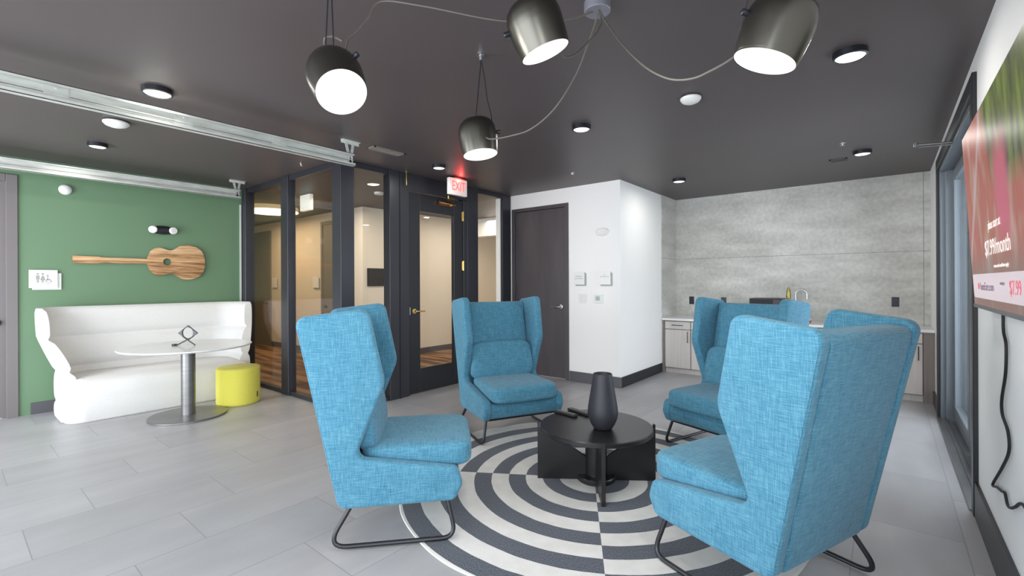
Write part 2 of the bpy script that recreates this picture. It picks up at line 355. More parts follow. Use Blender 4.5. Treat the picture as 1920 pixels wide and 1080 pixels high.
def slab(bm, outline, y0, y1, rnd, seg=3, plane='xz', flare=None):
    """extrude a rounded 2-D outline between y0 and y1 with softened rims.  flare(z)->added outward y for the y1 side & y0 side"""
    n = len(outline); O = [Vector(p) for p in outline]
    area_ = sum(O[i].x*O[(i+1) % n].y-O[(i+1) % n].x*O[i].y for i in range(n)); sgn = 1 if area_ > 0 else -1
    nor = []
    for i in range(n):
        t = (O[(i+1) % n]-O[i-1]).normalized(); nor.append(Vector((t.y, -t.x))*sgn)
    lev = []
    for k in range(seg+1):
        a = PI/2*k/seg; lev.append((y0+rnd*(1-math.sin(a)), rnd*(1-math.cos(a))))
    lev = lev[::-1]   # from rim inset to full
    L = [(y0+rnd*(1-math.sin(PI/2*k/seg)), rnd*(1-math.cos(PI/2*k/seg))) for k in range(seg, -1, -1)]
    L = [(y, ins) for y, ins in L]
    L2 = [(y1-(y-y0), ins) for y, ins in L[::-1]]
    rings = []
    for (y, ins) in L+L2:
        ring = []
        for i in range(n):
            p = O[i]-nor[i]*ins; yy = y+(flare(p.x, p.y) if flare else 0)
            ring.append(bm.verts.new((p.x, yy, p.y) if plane == 'xz' else ((yy, p.x, p.y) if plane == 'yz' else (p.x, p.y, yy))))
        rings.append(ring)
    for A_, B_ in zip(rings, rings[1:]):
        for i in range(n): bm.faces.new((A_[i], A_[(i+1) % n], B_[(i+1) % n], B_[i]))
    bm.faces.new(rings[0]); bm.faces.new(rings[-1]); return bm
def text(name, body, size, m, loc, rot, parent=None, ext=.001, align='CENTER', sx=1):
    cu = bpy.data.curves.new(name, 'FONT'); cu.body = body; cu.size = size; cu.extrude = ext; cu.align_x = align; cu.align_y = 'CENTER'
    t = bpy.data.objects.new(name, cu); C.objects.link(t); dg = bpy.context.evaluated_depsgraph_get()
    me = bpy.data.meshes.new_from_object(t.evaluated_get(dg)); bpy.data.objects.remove(t); me.materials.clear(); me.materials.append(m)
    o = bpy.data.objects.new(name, me); C.objects.link(o); o.location = loc; o.rotation_euler = rot; o.scale = (sx, 1, 1)
    if parent is not None: o.parent = parent
    return o
def copy_tree(o, parent=None):
    c = o.copy(); C.objects.link(c); c.parent = parent
    for ch in list(o.children): copy_tree(ch, c)
    return c
def cushion(sx, sy, sz, e=.28, n=14, crown=.0):
    """superellipsoid pillow"""
    bm = bmesh.new(); bmesh.ops.create_cube(bm, size=2); bmesh.ops.subdivide_edges(bm, edges=bm.edges[:], cuts=n, use_grid_fill=True)
    for v in bm.verts:
        d = v.co.copy(); p = 1/e; L = (abs(d.x)**p+abs(d.y)**p+abs(d.z)**p)**(1/p); d /= L
        d = Vector((d.x*sx/2, d.y*sy/2, d.z*sz/2)); k = max(0, (1-(2*d.x/sx)**2))*max(0, (1-(2*d.y/sy)**2)); d.z *= 1+crown*k; v.co = d
    return bm

# ================================================================== SETTING
struct('floor', B(-12.5, .9, YS-.3, YB+.15, -.05, 0), m_tile)
fl = struct('floor_corridor', bx(bx(NB(), -12.3, XG-.04, YG+.04, 4.55, 0, .006), -6.95, XG-.04, 4.55, 8.1, 0, .006), m_carpet)
struct('ceiling', B(-12.5, .9, YS-.3, YB+.15, CE, CE+.1), m_ceil)
struct('ceiling_corridor', B(-12.3, XG-.05, YB+.15, 9, CE, CE+.1), m_ceil)
# right wall with the patio opening (y 3.80..6.22, z to 2.44)
OY0, OY1, OZ = 3.80, 6.20, 2.44
bm = B(XR, .62, YS, -1.45, 0, CE); bx(bm, XR, .62, -.25, OY0, 0, CE); bx(bm, XR, .62, -1.45, -.25, 2.4, CE); bx(bm, XR, .62, OY1, YB, 0, CE); bx(bm, XR, .62, OY0, OY1, OZ, CE)  # gap behind the viewer is added to let the side fill in
struct('wall_right', bm, m_white)
struct('wall_back', B(-2.75, .62, YB, YB+.15, 0, CE), m_conc)
bm = B(-2.80, XW, 5.60, YB, 0, CE); struct('wall_pier', bm, m_white)
struct('trim_1', B(XW-.002, XW+.012, 6.84, YB, .0, CE-.001), m_conc, label='concrete cladding on the pier side')
# wall with the taupe door (y=YD)
DX0, DX1, DZ = -4.37, -3.47, 2.40
bm = B(XG-.02, DX0-.03, YD, YD+.13, 0, CE); bx(bm, DX1+.03, XW, YD, YD+.13, 0, CE); bx(bm, DX0-.03, DX1+.03, YD, YD+.13, DZ+.03, CE)
struct('wall_north', bm, m_white)
# green wall (x=XGr) with a door at y<.51
bm = B(XGr-.15, XGr, .515, YG+.04, 0, CE); bx(bm, XGr-.15, XGr, YS, -.55, 0, CE); bx(bm, XGr-.15, XGr, -.55, .515, 2.475, CE)
struct('wall_left', bm, m_green)
struct('trim_2', B(XGr, XGr+.012, 2.612, 2.632, .13, 2.44), m_signpale, label='pale edge bead where the green wall meets the glazing')
# south wall behind the viewer: garage opening and an added opening for fill light
bm = B(XGr-.15, -6.4, YS-.15, YS, 0, CE); bx(bm, -6.4, .62, YS-.15, YS, 2.45, CE); bx(bm, -3.85, -3.35, YS-.15, YS, 0, 2.45); bx(bm, -.25, .62, YS-.15, YS, 0, 2.45)
struct('wall_front', bm, m_white)
# corridor
struct('wall_corridor', B(-12.3, -6.95, 4.55, 4.65, 0, CE), m_cream)
struct('wall_corridor_east', B(-7.05, -6.95, 4.65, 8.1, 0, CE), m_cream)
struct('wall_corridor_end', B(-7.05, XG, 8.1, 8.2, 0, CE), m_cream)
struct('wall_corridor_far', B(-12.4, -12.3, YG, 4.65, 0, CE), m_cream)
struct('wall_corridor_south', B(-12.4, XGr-.15, YG-.1, YG, 0, CE), m_cream)
struct('wall_corridor_west', B(XG-.05, XG+.1, YD+.13, 8.1, 0, CE), m_cream)
struct('trim_3', B(-6.95, XG-.05, 7.0, 7.25, 2.30, CE), m_white, label='white bulkhead across the corridor ceiling')
def base(name, x0, x1, y0, y1, h, m=m_base):
    struct(name, B(x0, x1, y0, y1, 0, h, .003, 1), m)
base('baseboard_left', XGr, XGr+.015, .60, YG-.07, .12)
bm = B(DX1+.06, XW+.015, YD-.015, YD, 0, .135); base('baseboard_north', DX1+.06, XW+.015, YD-.015, YD, .135); bm.free()
base('baseboard_pier', XW, XW+.015, YD, 6.84, .135, m_basedk)
base('baseboard_right', XR-.018, XR, -.25, 3.715, .2, m_basedk)
base('baseboard_far_right', XR-.018, XR, 6.30, 6.85, .14, m_basedk)
base('baseboard_corridor', -12.2, -6.94, 4.535, 4.55, .11)
base('baseboard_corridor_east', -6.95, -6.935, 4.55, 8.1, .11)

# ------------------------------------------------------------------ glazing frames
def frame_post(name, x0, x1, y0, y1, z1=CE, m=m_frame, label=None): struct(name, B(x0, x1, y0, y1, 0, z1, .004, 1), m, label=label)
# window_1 : glass wall along y = YG
def glazed(name, label, posts, rails, panes, m=m_frame):
    bm = NB()
    for p in posts+rails: bx(bm, *p, .004, 1)
    w = struct(name, bm, m, label=label, smooth=30)
    for q in panes: obj('pane', B(*q), m_glass, w, None)
    return w
t = .05
glazed('window_1', 'black framed glass screen between the lounge and the corridor, facing the garage side',
    [(-6.94, -6.82, YG-.06, YG+.06, 0, CE), (-5.80, -5.62, YG-.05, YG+.05, 0, CE)],
    [(-6.82, -4.60, YG-.035, YG+.035, 2.595, CE), (-6.82, -4.60, YG-.035, YG+.035, 0, .045)],
    [(-6.82, -5.80, YG-.004, YG+.004, .045, 2.595), (-5.62, -4.60, YG-.004, YG+.004, .045, 2.595)])
glazed('window_2', 'black framed glass panel left of the glass door',
    [(-4.60, -4.43, YG-.06, YG+.10, 0, CE), (XG-.06, XG+.06, 3.26, 3.40, 0, CE)],
    [(XG-.04, XG+.04, YG+.10, 3.26, 2.60, CE), (XG-.04, XG+.04, YG+.10, 3.26, 0, .045)],
    [(XG-.004, XG+.004, YG+.10, 3.26, .045, 2.60)])
glazed('window_3', 'narrow black framed sidelight right of the glass door',
    [(XG-.06, XG+.06, 4.53, 4.74, 0, CE), (XG-.06, XG+.06, 5.27, YD-.01, 0, CE)],
    [(XG-.06, XG+.06, 4.74, 5.27, 2.60, CE), (XG-.06, XG+.06, 4.74, 5.27, 0, .06)],
    [(XG-.004, XG+.004, 4.74, 5.27, .06, 2.60)])
# white inner jamb of the sidelight
struct('trim_4', B(XG-.055, XG+.02, 5.25, 5.27, .06, 2.6), m_white, label='white reveal beside the sidelight pane')
# door frame around the glass door
bm = B(XG-.055, XG+.055, 3.40, 3.545, 0, CE, .004, 1); bx(bm, XG-.055, XG+.055, 3.545, 4.53, 2.46, CE, .004, 1); bx(bm, XG-.055, XG+.055, 4.455, 4.53, 0, 2.46, .004, 1)
bx(bm, XG+.055, XG+.07, 3.40, 3.415, 0, CE)
struct('trim_5', bm, m_frame, label='wide charcoal post and header of the glass door', smooth=30)
# glass door: door_1
d1 = bpy.data.objects.new('door_1', None); C.objects.link(d1); d1['kind'] = 'structure'; d1['label'] = 'black stile-and-rail door with one tall glass light'
y0, y1, z0, z1 = 3.552, 4.448, .012, 2.45
bm = B(XG-.01, XG+.045, y0, 3.715, z0, z1, .003, 1); bx(bm, XG-.01, XG+.045, 4.29, y1, z0, z1, .003, 1); bx(bm, XG-.01, XG+.045, 3.715, 4.29, 2.235, z1, .003, 1); bx(bm, XG-.01, XG+.045, 3.715, 4.29, z0, .305, .003, 1)
obj('door_leaf', bm, m_doorblk, d1, 30)
obj('pane', B(XG+.012, XG+.020, 3.715, 4.29, .305, 2.235), m_glass, d1, None)
bm = NB(); X = XG+.045
lathe(bm, [(.03, 0), (.03, .008), (.012, .01), (.012, .05)], (X, 3.62, 1.01), 24, (1, 0, 0)); tube(bm, fillet3([(X+.045, 3.62, 1.01), (X+.05, 3.66, 1.01), (X+.048, 3.75, 1.008)], .02), .009)
tag(obj('door_handle', bm, m_gold, d1), 'brass lever handle')
obj('latch_plate', B(X-.03, X+.006, 3.548, 3.56, .97, 1.06), m_chrome, d1, None)
for z in (2.245, 1.58, .25): obj('hinge', bx(lathe(NB(), [(.010, 0), (.010, .13)], (X+.008, 4.455, z-.065), 14), X-.002, X+.003, 4.432, 4.475, z-.06, z+.06), m_gold, d1)
bm = lathe(NB(), [(.0, 0), (.020, .003), (.024, .03), (.022, .26), (.015, .275), (0, .277)], (X+.035, 4.00, 2.375), 20, (0, 1, -.03)); lathe(bm, [(.026, -.005), (.026, .02)], (X+.035, 4.20, 2.35), 16, (0, 0, 1)); bx(bm, X, X+.035, 4.02, 4.24, 2.345, 2.39)
cl = obj('door_closer', bm, m_copper, d1); tag(cl, 'copper coloured door closer tube')
bm = tube(NB(), [(X+.035, 4.20, 2.40), (X+.14, 4.06, 2.425)], .009); tube(bm, [(X+.14, 4.06, 2.425), (X+.01, 4.36, 2.50)], .007); lathe(bm, [(.014, -.02), (.014, .02)], (X+.14, 4.06, 2.43), 12)
tag(obj('closer_arm', bm, m_brasstap, cl), 'brass folding arm')
# taupe door: door_2
d2 = bpy.data.objects.new('door_2', None); C.objects.link(d2); d2['kind'] = 'structure'; d2['label'] = 'dark taupe flush door in the white wall'
bm = B(DX0-.05, DX0, YD-.014, YD+.10, 0, DZ+.05, .003, 1); bx(bm, DX1, DX1+.05, YD-.014, YD+.10, 0, DZ+.05, .003, 1); bx(bm, DX0, DX1, YD-.014, YD+.10, DZ, DZ+.05, .003, 1)
obj('door_frame', bm, m_door, d2, 30)
obj('door_leaf', B(DX0+.004, DX1-.004, YD+.012, YD+.055, .01, DZ-.004, .003, 1), m_door, d2, 30)
bm = lathe(NB(), [(.032, 0), (.032, .010), (.012, .012), (.012, .05)], (DX1-.085, YD+.012, 1.01), 24, (0, -1, 0)); tube(bm, fillet3([(DX1-.085, YD-.035, 1.01), (DX1-.12, YD-.04, 1.01), (DX1-.215, YD-.036, 1.005)], .02), .009)
tag(obj('door_handle', bm, m_chrome, d2), 'polished chrome lever handle')
for z in (2.15, 1.3, .25): obj('hinge', lathe(NB(), [(.010, 0), (.010, .12)], (DX0+.006, YD+.002, z-.06), 12), m_black, d2)
# left grey door : door_3
d3 = bpy.data.objects.new('door_3', None); C.objects.link(d3); d3['kind'] = 'structure'; d3['label'] = 'grey door and frame at the left end of the green wall'
bm = B(XGr-.1, XGr+.02, .43, .515, 0, 2.475, .004, 1); bx(bm, XGr-.1, XGr+.02, -.55, -.47, 0, 2.475, .004, 1); bx(bm, XGr-.1, XGr+.02, -.47, .43, 2.40, 2.475, .004, 1)
bx(bm, XGr-.1, XGr-.02, .405, .43, 0, 2.40)
obj('door_frame', bm, m_doorgr, d3, 30)
obj('door_leaf', B(XGr-.06, XGr-.02, -.465, .405, .01, 2.395), m_doorgr, d3, None)
bm = lathe(NB(), [(.034, 0), (.034, .012), (.014, .014), (.014, .05)], (XGr-.02, .365, .97), 24, (1, 0, 0)); tube(bm, [(XGr+.03, .365, .97), (XGr+.03, .245, .97)], .010)
tag(obj('door_handle', bm, m_black, d3), 'black lever handle')
# corridor doors
def cdoor(n, x0, x1, handle, label, film=False):
    d = bpy.data.objects.new(n, None); C.objects.link(d); d['kind'] = 'structure'; d['label'] = label
    Y = 4.55; bm = B(x0-.06, x0, Y-.03, Y-.001, 0, 2.50); bx(bm, x1, x1+.06, Y-.03, Y-.001, 0, 2.50); bx(bm, x0, x1, Y-.03, Y-.001, 2.44, 2.50)
    obj('door_frame', bm, m_corrdoor, d, None)
    obj('door_leaf', B(x0, x1, Y-.016, Y-.001, .01, 2.44), m_corrdoor, d, None)
    hx = x1-.09 if handle > 0 else x0+.09
    bm = lathe(NB(), [(.03, 0), (.03, .01), (.012, .012), (.012, .05)], (hx, Y-.016, .92), 20, (0, -1, 0)); tube(bm, [(hx, Y-.06, .92), (hx-.13*handle, Y-.06, .92)], .01)
    obj('door_handle', bm, m_black, d)
cdoor('door_4', -11.45, -10.45, 1, 'grey corridor door furthest left seen through the glass')
cdoor('door_5', -8.22, -7.32, -1, 'taupe corridor door beside the white corner, seen through the glass')

# ------------------------------------------------------------------ patio glazing in the right wall (window_4)
w4 = bpy.data.objects.new('window_4', None); C.objects.link(w4); w4['kind'] = 'structure'; w4['label'] = 'black framed patio glazing beyond the television'
bm = B(XR-.022, XR+.002, 3.715, OY0+.0, 0, OZ+.10, .003, 1); bx(bm, XR-.022, XR+.002, OY1, OY1+.09, 0, OZ+.10, .003, 1); bx(bm, XR-.022, XR+.002, OY0, OY1, OZ, OZ+.10, .003, 1)
tag(obj('casing', bm, m_basedk, w4, 30), 'black casing')
bm = B(XR, .60, OY1-.04, OY1, .0, OZ, .004, 1); bx(bm, XR+.035, .60, OY1-.09, OY1-.04, 0, OZ, .004, 1); bx(bm, XR, .60, OY0, OY0+.04, 0, OZ, .004, 1); bx(bm, XR, .60, OY0, OY1, OZ-.03, OZ, .004, 1)
m_jamb = mat('blue_grey_aluminium', (.16, .18, .20), .35, .4)
obj('jamb', bm, m_jamb, w4, 30)
bm = NB()
for a, b_ in ((OY0+.04, 4.98), (5.02, OY1-.09)):
    xs, xe = .485, .535
    bx(bm, xs, xe, a, a+.09, .03, OZ-.03, .004, 1); bx(bm, xs, xe, b_-.09, b_, .03, OZ-.03, .004, 1); bx(bm, xs, xe, a+.09, b_-.09, .03, .16, .004, 1); bx(bm, xs, xe, a+.09, b_-.09, OZ-.14, OZ-.03, .004, 1)
    obj('pane', B(.507, .513, a+.09, b_-.09, .16, OZ-.14), m_glass, w4, None)
obj('sash', bm, m_jamb, w4, 30)
bm = B(XR-.03, .60, OY0, OY1, 0, .012, .003, 1); bx(bm, XR+.02, XR+.03, OY0, OY1, .012, .022); bx(bm, XR+.05, XR+.06, OY0, OY1, .012, .022)
obj('threshold', bm, m_steel, w4, 30)
struct('ground_outside', B(.62, 6, -3, 12, -.12, -.05), m_out)

# ================================================================== CHAIRS
def make_chair():
    root = thing('wingback_chair', '', 'chair')
    side = fillet([(.050, .200, .055), (-.152, 1.180, .050), (.203, 1.222, .055), (.285, .835, .13), (.135, .458, .045), (.655, .378, .04), (.682, .290, .05), (.640, .205, .045)], 7)
    wf = lambda s: (lambda x, z: s*(.028*(z-.2)))
    for s in (-1, 1):
        a, b = (.300, .372) if s > 0 else (-.372, -.300)
        obj('side_panel', slab(NB(), side, a, b, .022, 4, 'xz', wf(s)), m_blue, root, 40, True)
        pts = []
        # piping seam on the back edge of the panel
        bm = tube(NB(), [(.0585-.206*(z-.2), s*(.367+.028*(z-.2)), z) for z in [.26+.86*k/10 for k in range(11)]], .003, 8)
        obj('piping', bm, m_blue, root, 40, True)
    # back shell panel, bowed slightly
    bk = fillet([(.048, .205, .03), (-.145, 1.158, .035), (-.02, 1.165, .03), (.145, .215, .03)], 5)
    bm = slab(NB(), bk, -.30, .30, .02, 3, 'xz')
    bm2 = bm
    for v in bm2.verts:
        v.co.y *= (1+.09*(v.co.z-.2)); 
    bmesh.ops.recalc_face_normals(bm, faces=bm.faces)
    obj('back_panel', bm, m_blue, root, 40, True)
    # upper back pad
    bm = cushion(.085, .625, .66, .2, 12)
    rot = Matrix.Rotation(math.radians(-11), 4, 'Y'); bmesh.ops.transform(bm, matrix=Matrix.Translation((.035, 0, .835)) @ rot, verts=bm.verts)
    obj('backrest', bm, m_blue, root, 40, True)
    # lumbar cushion
    bm = cushion(.135, .625, .35, .20, 14)
    for v in bm.verts: v.co.x *= 1-.15*abs(v.co.z/.18)
    bmesh.ops.transform(bm, matrix=Matrix.Translation((.155, 0, .625)) @ Matrix.Rotation(math.radians(-12), 4, 'Y'), verts=bm.verts)
    obj('lumbar_cushion', bm, m_blue, root, 50, True)
    # seat base and cushion
    bs = fillet([(.10, .208, .02), (.652, .220, .03), (.668, .29, .02), (.662, .345, .03), (.12, .385, .02)], 4)
    obj('seat_base', slab(NB(), bs, -.305, .305, .01, 2, 'xz'), m_blue, root, 40, True)
    bm = cushion(.60, .605, .140, .14, 16, .06)
    bmesh.ops.transform(bm, matrix=Matrix.Translation((.440, 0, .420)) @ Matrix.Rotation(math.radians(0), 4, 'Y'), verts=bm.verts)
    obj('seat_cushion', bm, m_blue, root, 50, True)
    # sled frame: two side loops and cross bars
    for s in (-1, 1):
        y = s*.335
        p = fillet3([(.60, y*.98, .205), (.645, s*.372, .018), (-.005, s*.372, .018), (.11, y*.98, .205)], .06, 8)
        obj('sled_leg', tube(NB(), p, .0115, 12), m_black, root)
    for x in (.60, .11): obj('cross_bar', tube(NB(), [(x, -.33, .205), (x, .33, .205)], .0105, 12), m_black, root)
    for s in (-1, 1): obj('seat_rail', tube(NB(), [(.11, s*.328, .205), (.60, s*.328, .205)], .0105, 12), m_black, root)
    return root
chair_spots = [(-2.473, 1.476, .837, 'blue wingback armchair in left foreground, seen from its side, facing the round table'),
    (-2.99, 3.422, -.462, 'blue wingback armchair in front of the glass door, seen from the front'),
    (-.885, 4.282, -1.898, 'blue wingback armchair half hidden behind the nearest one, in front of the kitchenette'),
    (-.164, 2.317, 2.767, 'large blue wingback armchair in right foreground with its back turned')]
c0 = make_chair()
for i, (x, y, a, lab) in enumerate(chair_spots):
    o = c0 if i == 0 else copy_tree(c0)
    o.location = (x, y, .0); o.rotation_euler = (0, 0, a); tag(o, lab, 'chair', 'wingback armchairs around the table')

# ================================================================== RUG + TABLE
bm = NB(); N = 160; top, bot = [], []
for i in range(N):
    a = 2*PI*i/N; r = 1.293+.010*math.sin(5*a+1)+.006*math.sin(11*a)
    if .9 < (a % (2*PI)) < 2.6: r += .035+.014*math.sin(19*a)
    top.append(bm.verts.new((r*math.cos(a), r*math.sin(a), .0055))); bot.append(bm.verts.new(((r+.004)*math.cos(a), (r+.004)*math.sin(a), .0005)))
for i in range(N): bm.faces.new((top[i], top[(i+1) % N], bot[(i+1) % N], bot[i]))
bm.faces.new(top); bm.faces.new(bot[::-1])
rug = tag(obj('round_rug', bm, m_rug, None, None), 'round black and white rug of checkered concentric rings under the round table', 'rug')
rug.location = (-1.572, 2.830, 0); rug.rotation_euler = (0, 0, math.atan2(.523, .852))

TA = math.atan2(.454, .643)
tb = thing('round_coffee_table', 'low round black coffee table on crossed panels in the middle of the rug', 'table', (-1.556, 2.826, .006), TA)
obj('tabletop', lathe(NB(), [(0, .338), (.374, .338), (.380, .343), (.380, .366), (.375, .371), (0, .371)], n=96), m_tblk, tb, 30)
for k in range(4):
    P = [(.03, .0), (.398, 0), (.398, .380), (.384, .380), (.384, .338), (.33, .338), (.05, .14), (.03, .14)]
    bm = slab(NB(), [Vector(p) for p in P], -.0125, .0125, .0015, 1, 'xz'); bmesh.ops.rotate(bm, verts=bm.verts, matrix=Matrix.Rotation(k*PI/2, 3, 'Z'), cent=(0, 0, 0))
    obj('leg_panel', bm, m_tblk, tb, 30)
obj('centre_post', lathe(NB(), [(0, 0), (.125, 0), (.13, .006), (.13, .03), (.125, .036), (.074, .038), (.072, .30), (.072, .3385), (0, .3385)], n=48), m_tblk, tb, 30)
vz = .378
v = tag(obj('vase', lathe(NB(), [(0, 0), (.052, 0), (.062, .006), (.080, .035), (.094, .070), (.100, .105), (.097, .145), (.088, .200), (.076, .270), (.067, .330), (.062, .362), (.059, .366), (.055, .362), (.060, .300), (.080, .20), (.085, .10), (.05, .02), (0, .015)], n=64), m_vase, None, 50), 'tall matte black vase standing on the round coffee table', 'vase')
v.location = (-1.478, 2.780, vz)
def remote(loc, rz, L, w, lab):
    t = thing('remote_control', lab, 'remote', loc, rz, 'remotes on the coffee table')
    obj('body', bx(NB(), -L/2, L/2, -w/2, w/2, 0, .018, .005, 3), m_rubber, t, 40)
    bm = NB()
    for i in range(7):
        for j in range(3): bx(bm, -L*.38+i*L*.125-.004, -L*.38+i*L*.125+.004, (j-1)*w*.28-.003, (j-1)*w*.28+.003, .018, .0195)
    tag(obj('buttons', bm, m_signgrey, t, None), None, None, None)
remote((-1.845, 2.905, vz), -.15, .19, .045, 'black remote control nearest the left edge of the coffee table')
remote((-1.790, 3.000, vz), -.25, .21, .048, 'black remote control behind the other one, closer to the vase')

# ================================================================== SOFA, OVAL TABLE, POUF
SX, SY = -6.93, 1.60
def sofa():
    root = thing('banquette_sofa', 'long white curved banquette sofa with channelled back against the green wall', 'sofa', (SX, SY, 0))
    tiers = [(.0, .17), (.17, .48), (.48, .80), (.80, 1.115)]
    def prof(z):   # half length, front tip depth
        h = .865 if z < .46 else (.865+(z-.46)/.37*.125 if z < .83 else .99+.02*(z-.83)/.28)
        tip = .70 if z < .46 else (.70-(z-.46)/.37*.26 if z < .83 else .44-.03*(z-.83)/.28)
        return h, tip
    lv = []
    for (a, b) in tiers:
        for k in range(9):
            t = k/8; z = a+(b-a)*t; bulge = math.sqrt(max(0, 1-(2*t-1)**2))**.7; to = t if b < .49 else (z-.48)/.635
            lv.append((z, bulge, math.sqrt(max(0, 1-(2*to-1)**2))**.7))
    bm = NB(); grids = {}
    nb, nc, ns = 14, 10, 6
    def path(h, tip, off):
        """U path offset outward by off; depth axis x (0 at wall), y lengthwise"""
        R = .30; xb = .05; pts = []
        for k in range(ns): pts.append((tip+(xb+R-tip)*k/ns, -h-off, 0, -1))
        for k in range(nc+1): 
            a = PI/2*k/nc; pts.append((xb+R-(R+off)*math.sin(a), -(h-R)-(R+off)*math.cos(a), 0, 0))
        for k in range(1, nb): pts.append((xb-off, -(h-R)+2*(h-R)*k/nb, 0, 0))
        q = [(x, -y, 0, 0) for (x, y, _, _) in pts[:ns+nc+1]][::-1]
        return pts+q
    outer, inner = [], []
    for (z, bu, bo_) in lv:
        h, tip = prof(z)
        zz = z if z > .001 else 0
        outer.append([bm.verts.new((max(.0, p[0]), p[1], zz)) for p in path(h-.03, tip-.02+.02*bo_, .010+.020*bo_)])
        inner.append([bm.verts.new((p[0], p[1], zz)) for p in path(h-.03, tip-.02+.02*bo_, -.030-.040*bu-.06*max(0, (.9-z)))])
    n = len(outer[0])
    for G, fl in ((outer, 0), (inner, 1)):
        for i in range(len(G)-1):
            for j in range(n-1): bm.faces.new((G[i][j], G[i][j+1], G[i+1][j+1], G[i+1][j]))
    for i in range(len(outer)-1):
        for j in (0, n-1): bm.faces.new((outer[i][j], outer[i+1][j], inner[i+1][j], inner[i][j]))
    for j in range(n-1):
        for i in (0, -1): bm.faces.new((outer[i][j], outer[i][j+1], inner[i][j+1], inner[i][j]))
    bmesh.ops.remove_doubles(bm, verts=bm.verts, dist=.0004)
    o = obj('backrest', bm, m_sofa, root, 60, True); b = o.modifiers.new('soft', 'BEVEL'); b.width = .022; b.segments = 3; b.limit_method = 'ANGLE'; b.angle_limit = math.radians(55)
    # seat: rounded plinth
    plan = fillet([(.10, -.835, .1), (.86, -.850, .16), (.86, .850, .16), (.10, .835, .1)], 8)
    bm = NB(); rings = []; n = len(plan)
    c = Vector((.5, 0))
    for (ins, z) in [(.015, .0), (.0, .02), (0, .16), (.004, .28), (.02, .35), (.055, .385), (.11, .41), (.17, .417)]:
        ring = []
        for i in range(n):
            t_ = (plan[(i+1) % n]-plan[i-1]).normalized(); nn = Vector((t_.y, -t_.x)); p = plan[i]-nn*ins*min(1, .08+max(0, (plan[i].x-.35)/.4)); ring.append(bm.verts.new((p.x, p.y, z)))
        rings.append(ring)
    for A_, B_ in zip(rings, rings[1:]):
        for i in range(n): bm.faces.new((A_[i], A_[(i+1) % n], B_[(i+1) % n], B_[i]))
    bm.faces.new(rings[0]); bm.faces.new(rings[-1]); obj('seat', bm, m_sofa, root, 60, True)
    return root
sofa()
ot = thing('pedestal_table', 'round white topped pedestal table with steel column in front of the white sofa', 'table', (-5.58, 1.61, 0))
obj('tabletop', lathe(NB(), [(0, .700), (.54, .700), (.565, .708), (.572, .716), (.568, .722), (0, .723)], n=96), m_marble, ot, 30)
obj('column', lathe(NB(), [(.063, .012), (.063, .70)], n=48), m_steel, ot, 30)
obj('base', lathe(NB(), [(0, 0), (.335, 0), (.34, .003), (.34, .017), (.336, .020), (0, .020)], n=96), m_steel, ot, 30)
dz = .723
dc = thing('desk_ornament', 'small dark metal ornament, a pierced diamond on crossed legs, standing on the pedestal table', 'ornament', (-5.58, 1.61, dz), YAW)
bm = NB(); out = [Vector((0, .205)), Vector((-.10, .125)), Vector((0, .05)), Vector((.10, .125))]
# diamond with round hole: quad strip ring
nn = 48; hole = [Vector((.056*math.cos(2*PI*i/nn+PI/2), .127+.056*math.sin(2*PI*i/nn+PI/2))) for i in range(nn)]
dia = []
for i in range(nn):
    k = i*4/nn; a = int(k) % 4; t_ = k-int(k); dia.append(out[a].lerp(out[(a+1) % 4], t_))
for yy in (-.008, .008):
    A_ = [bm.verts.new((p.x, yy, p.y)) for p in dia]; B_ = [bm.verts.new((p.x, yy, p.y)) for p in hole]
    if yy < 0: A0, B0 = A_, B_
    for i in range(nn): bm.faces.new((A_[i], A_[(i+1) % nn], B_[(i+1) % nn], B_[i]))
for i in range(nn): bm.faces.new((A_[i], A_[(i+1) % nn], A0[(i+1) % nn], A0[i])); bm.faces.new((B_[i], B_[(i+1) % nn], B0[(i+1) % nn], B0[i]))
m_orn = mat('dark_cast_metal', (.06, .06, .065), .45, .6)
obj('diamond_frame', bm, m_orn, dc, 30)
obj('leg', tube(NB(), [(-.055, 0, .09), (.092, -.03, .006)], .006), m_orn, dc); obj('leg', tube(NB(), [(.055, 0, .09), (-.092, -.03, .006)], .006), m_orn, dc)
obj('counterweight', lathe(NB(), [(.022, 0), (.024, .004), (.024, .014), (.022, .018)], (-.118, -.03, 0), 24), m_orn, dc)
obj('tip_bar', tube(NB(), [(-.118, -.03, .009), (-.085, -.03, .009)], .006), m_orn, dc)
pf = thing('pouf', 'round yellow felt pouf on the floor beside the pedestal table', 'stool', (-5.76, 2.15, 0))
obj('body', lathe(NB(), [(0, 0), (.208, 0), (.216, .008), (.219, .03), (.219, .385), (.214, .402), (.200, .410), (0, .412)], n=72), m_pouf, pf, 50, True)
obj('zip_tag', B(-.006, .006, -.004, .004, -.03, .03), m_rubber, pf, None).location = (.176, .130, .10)
pf.children[1].rotation_euler = (0, 0, math.atan2(.130, .176)-PI/2)

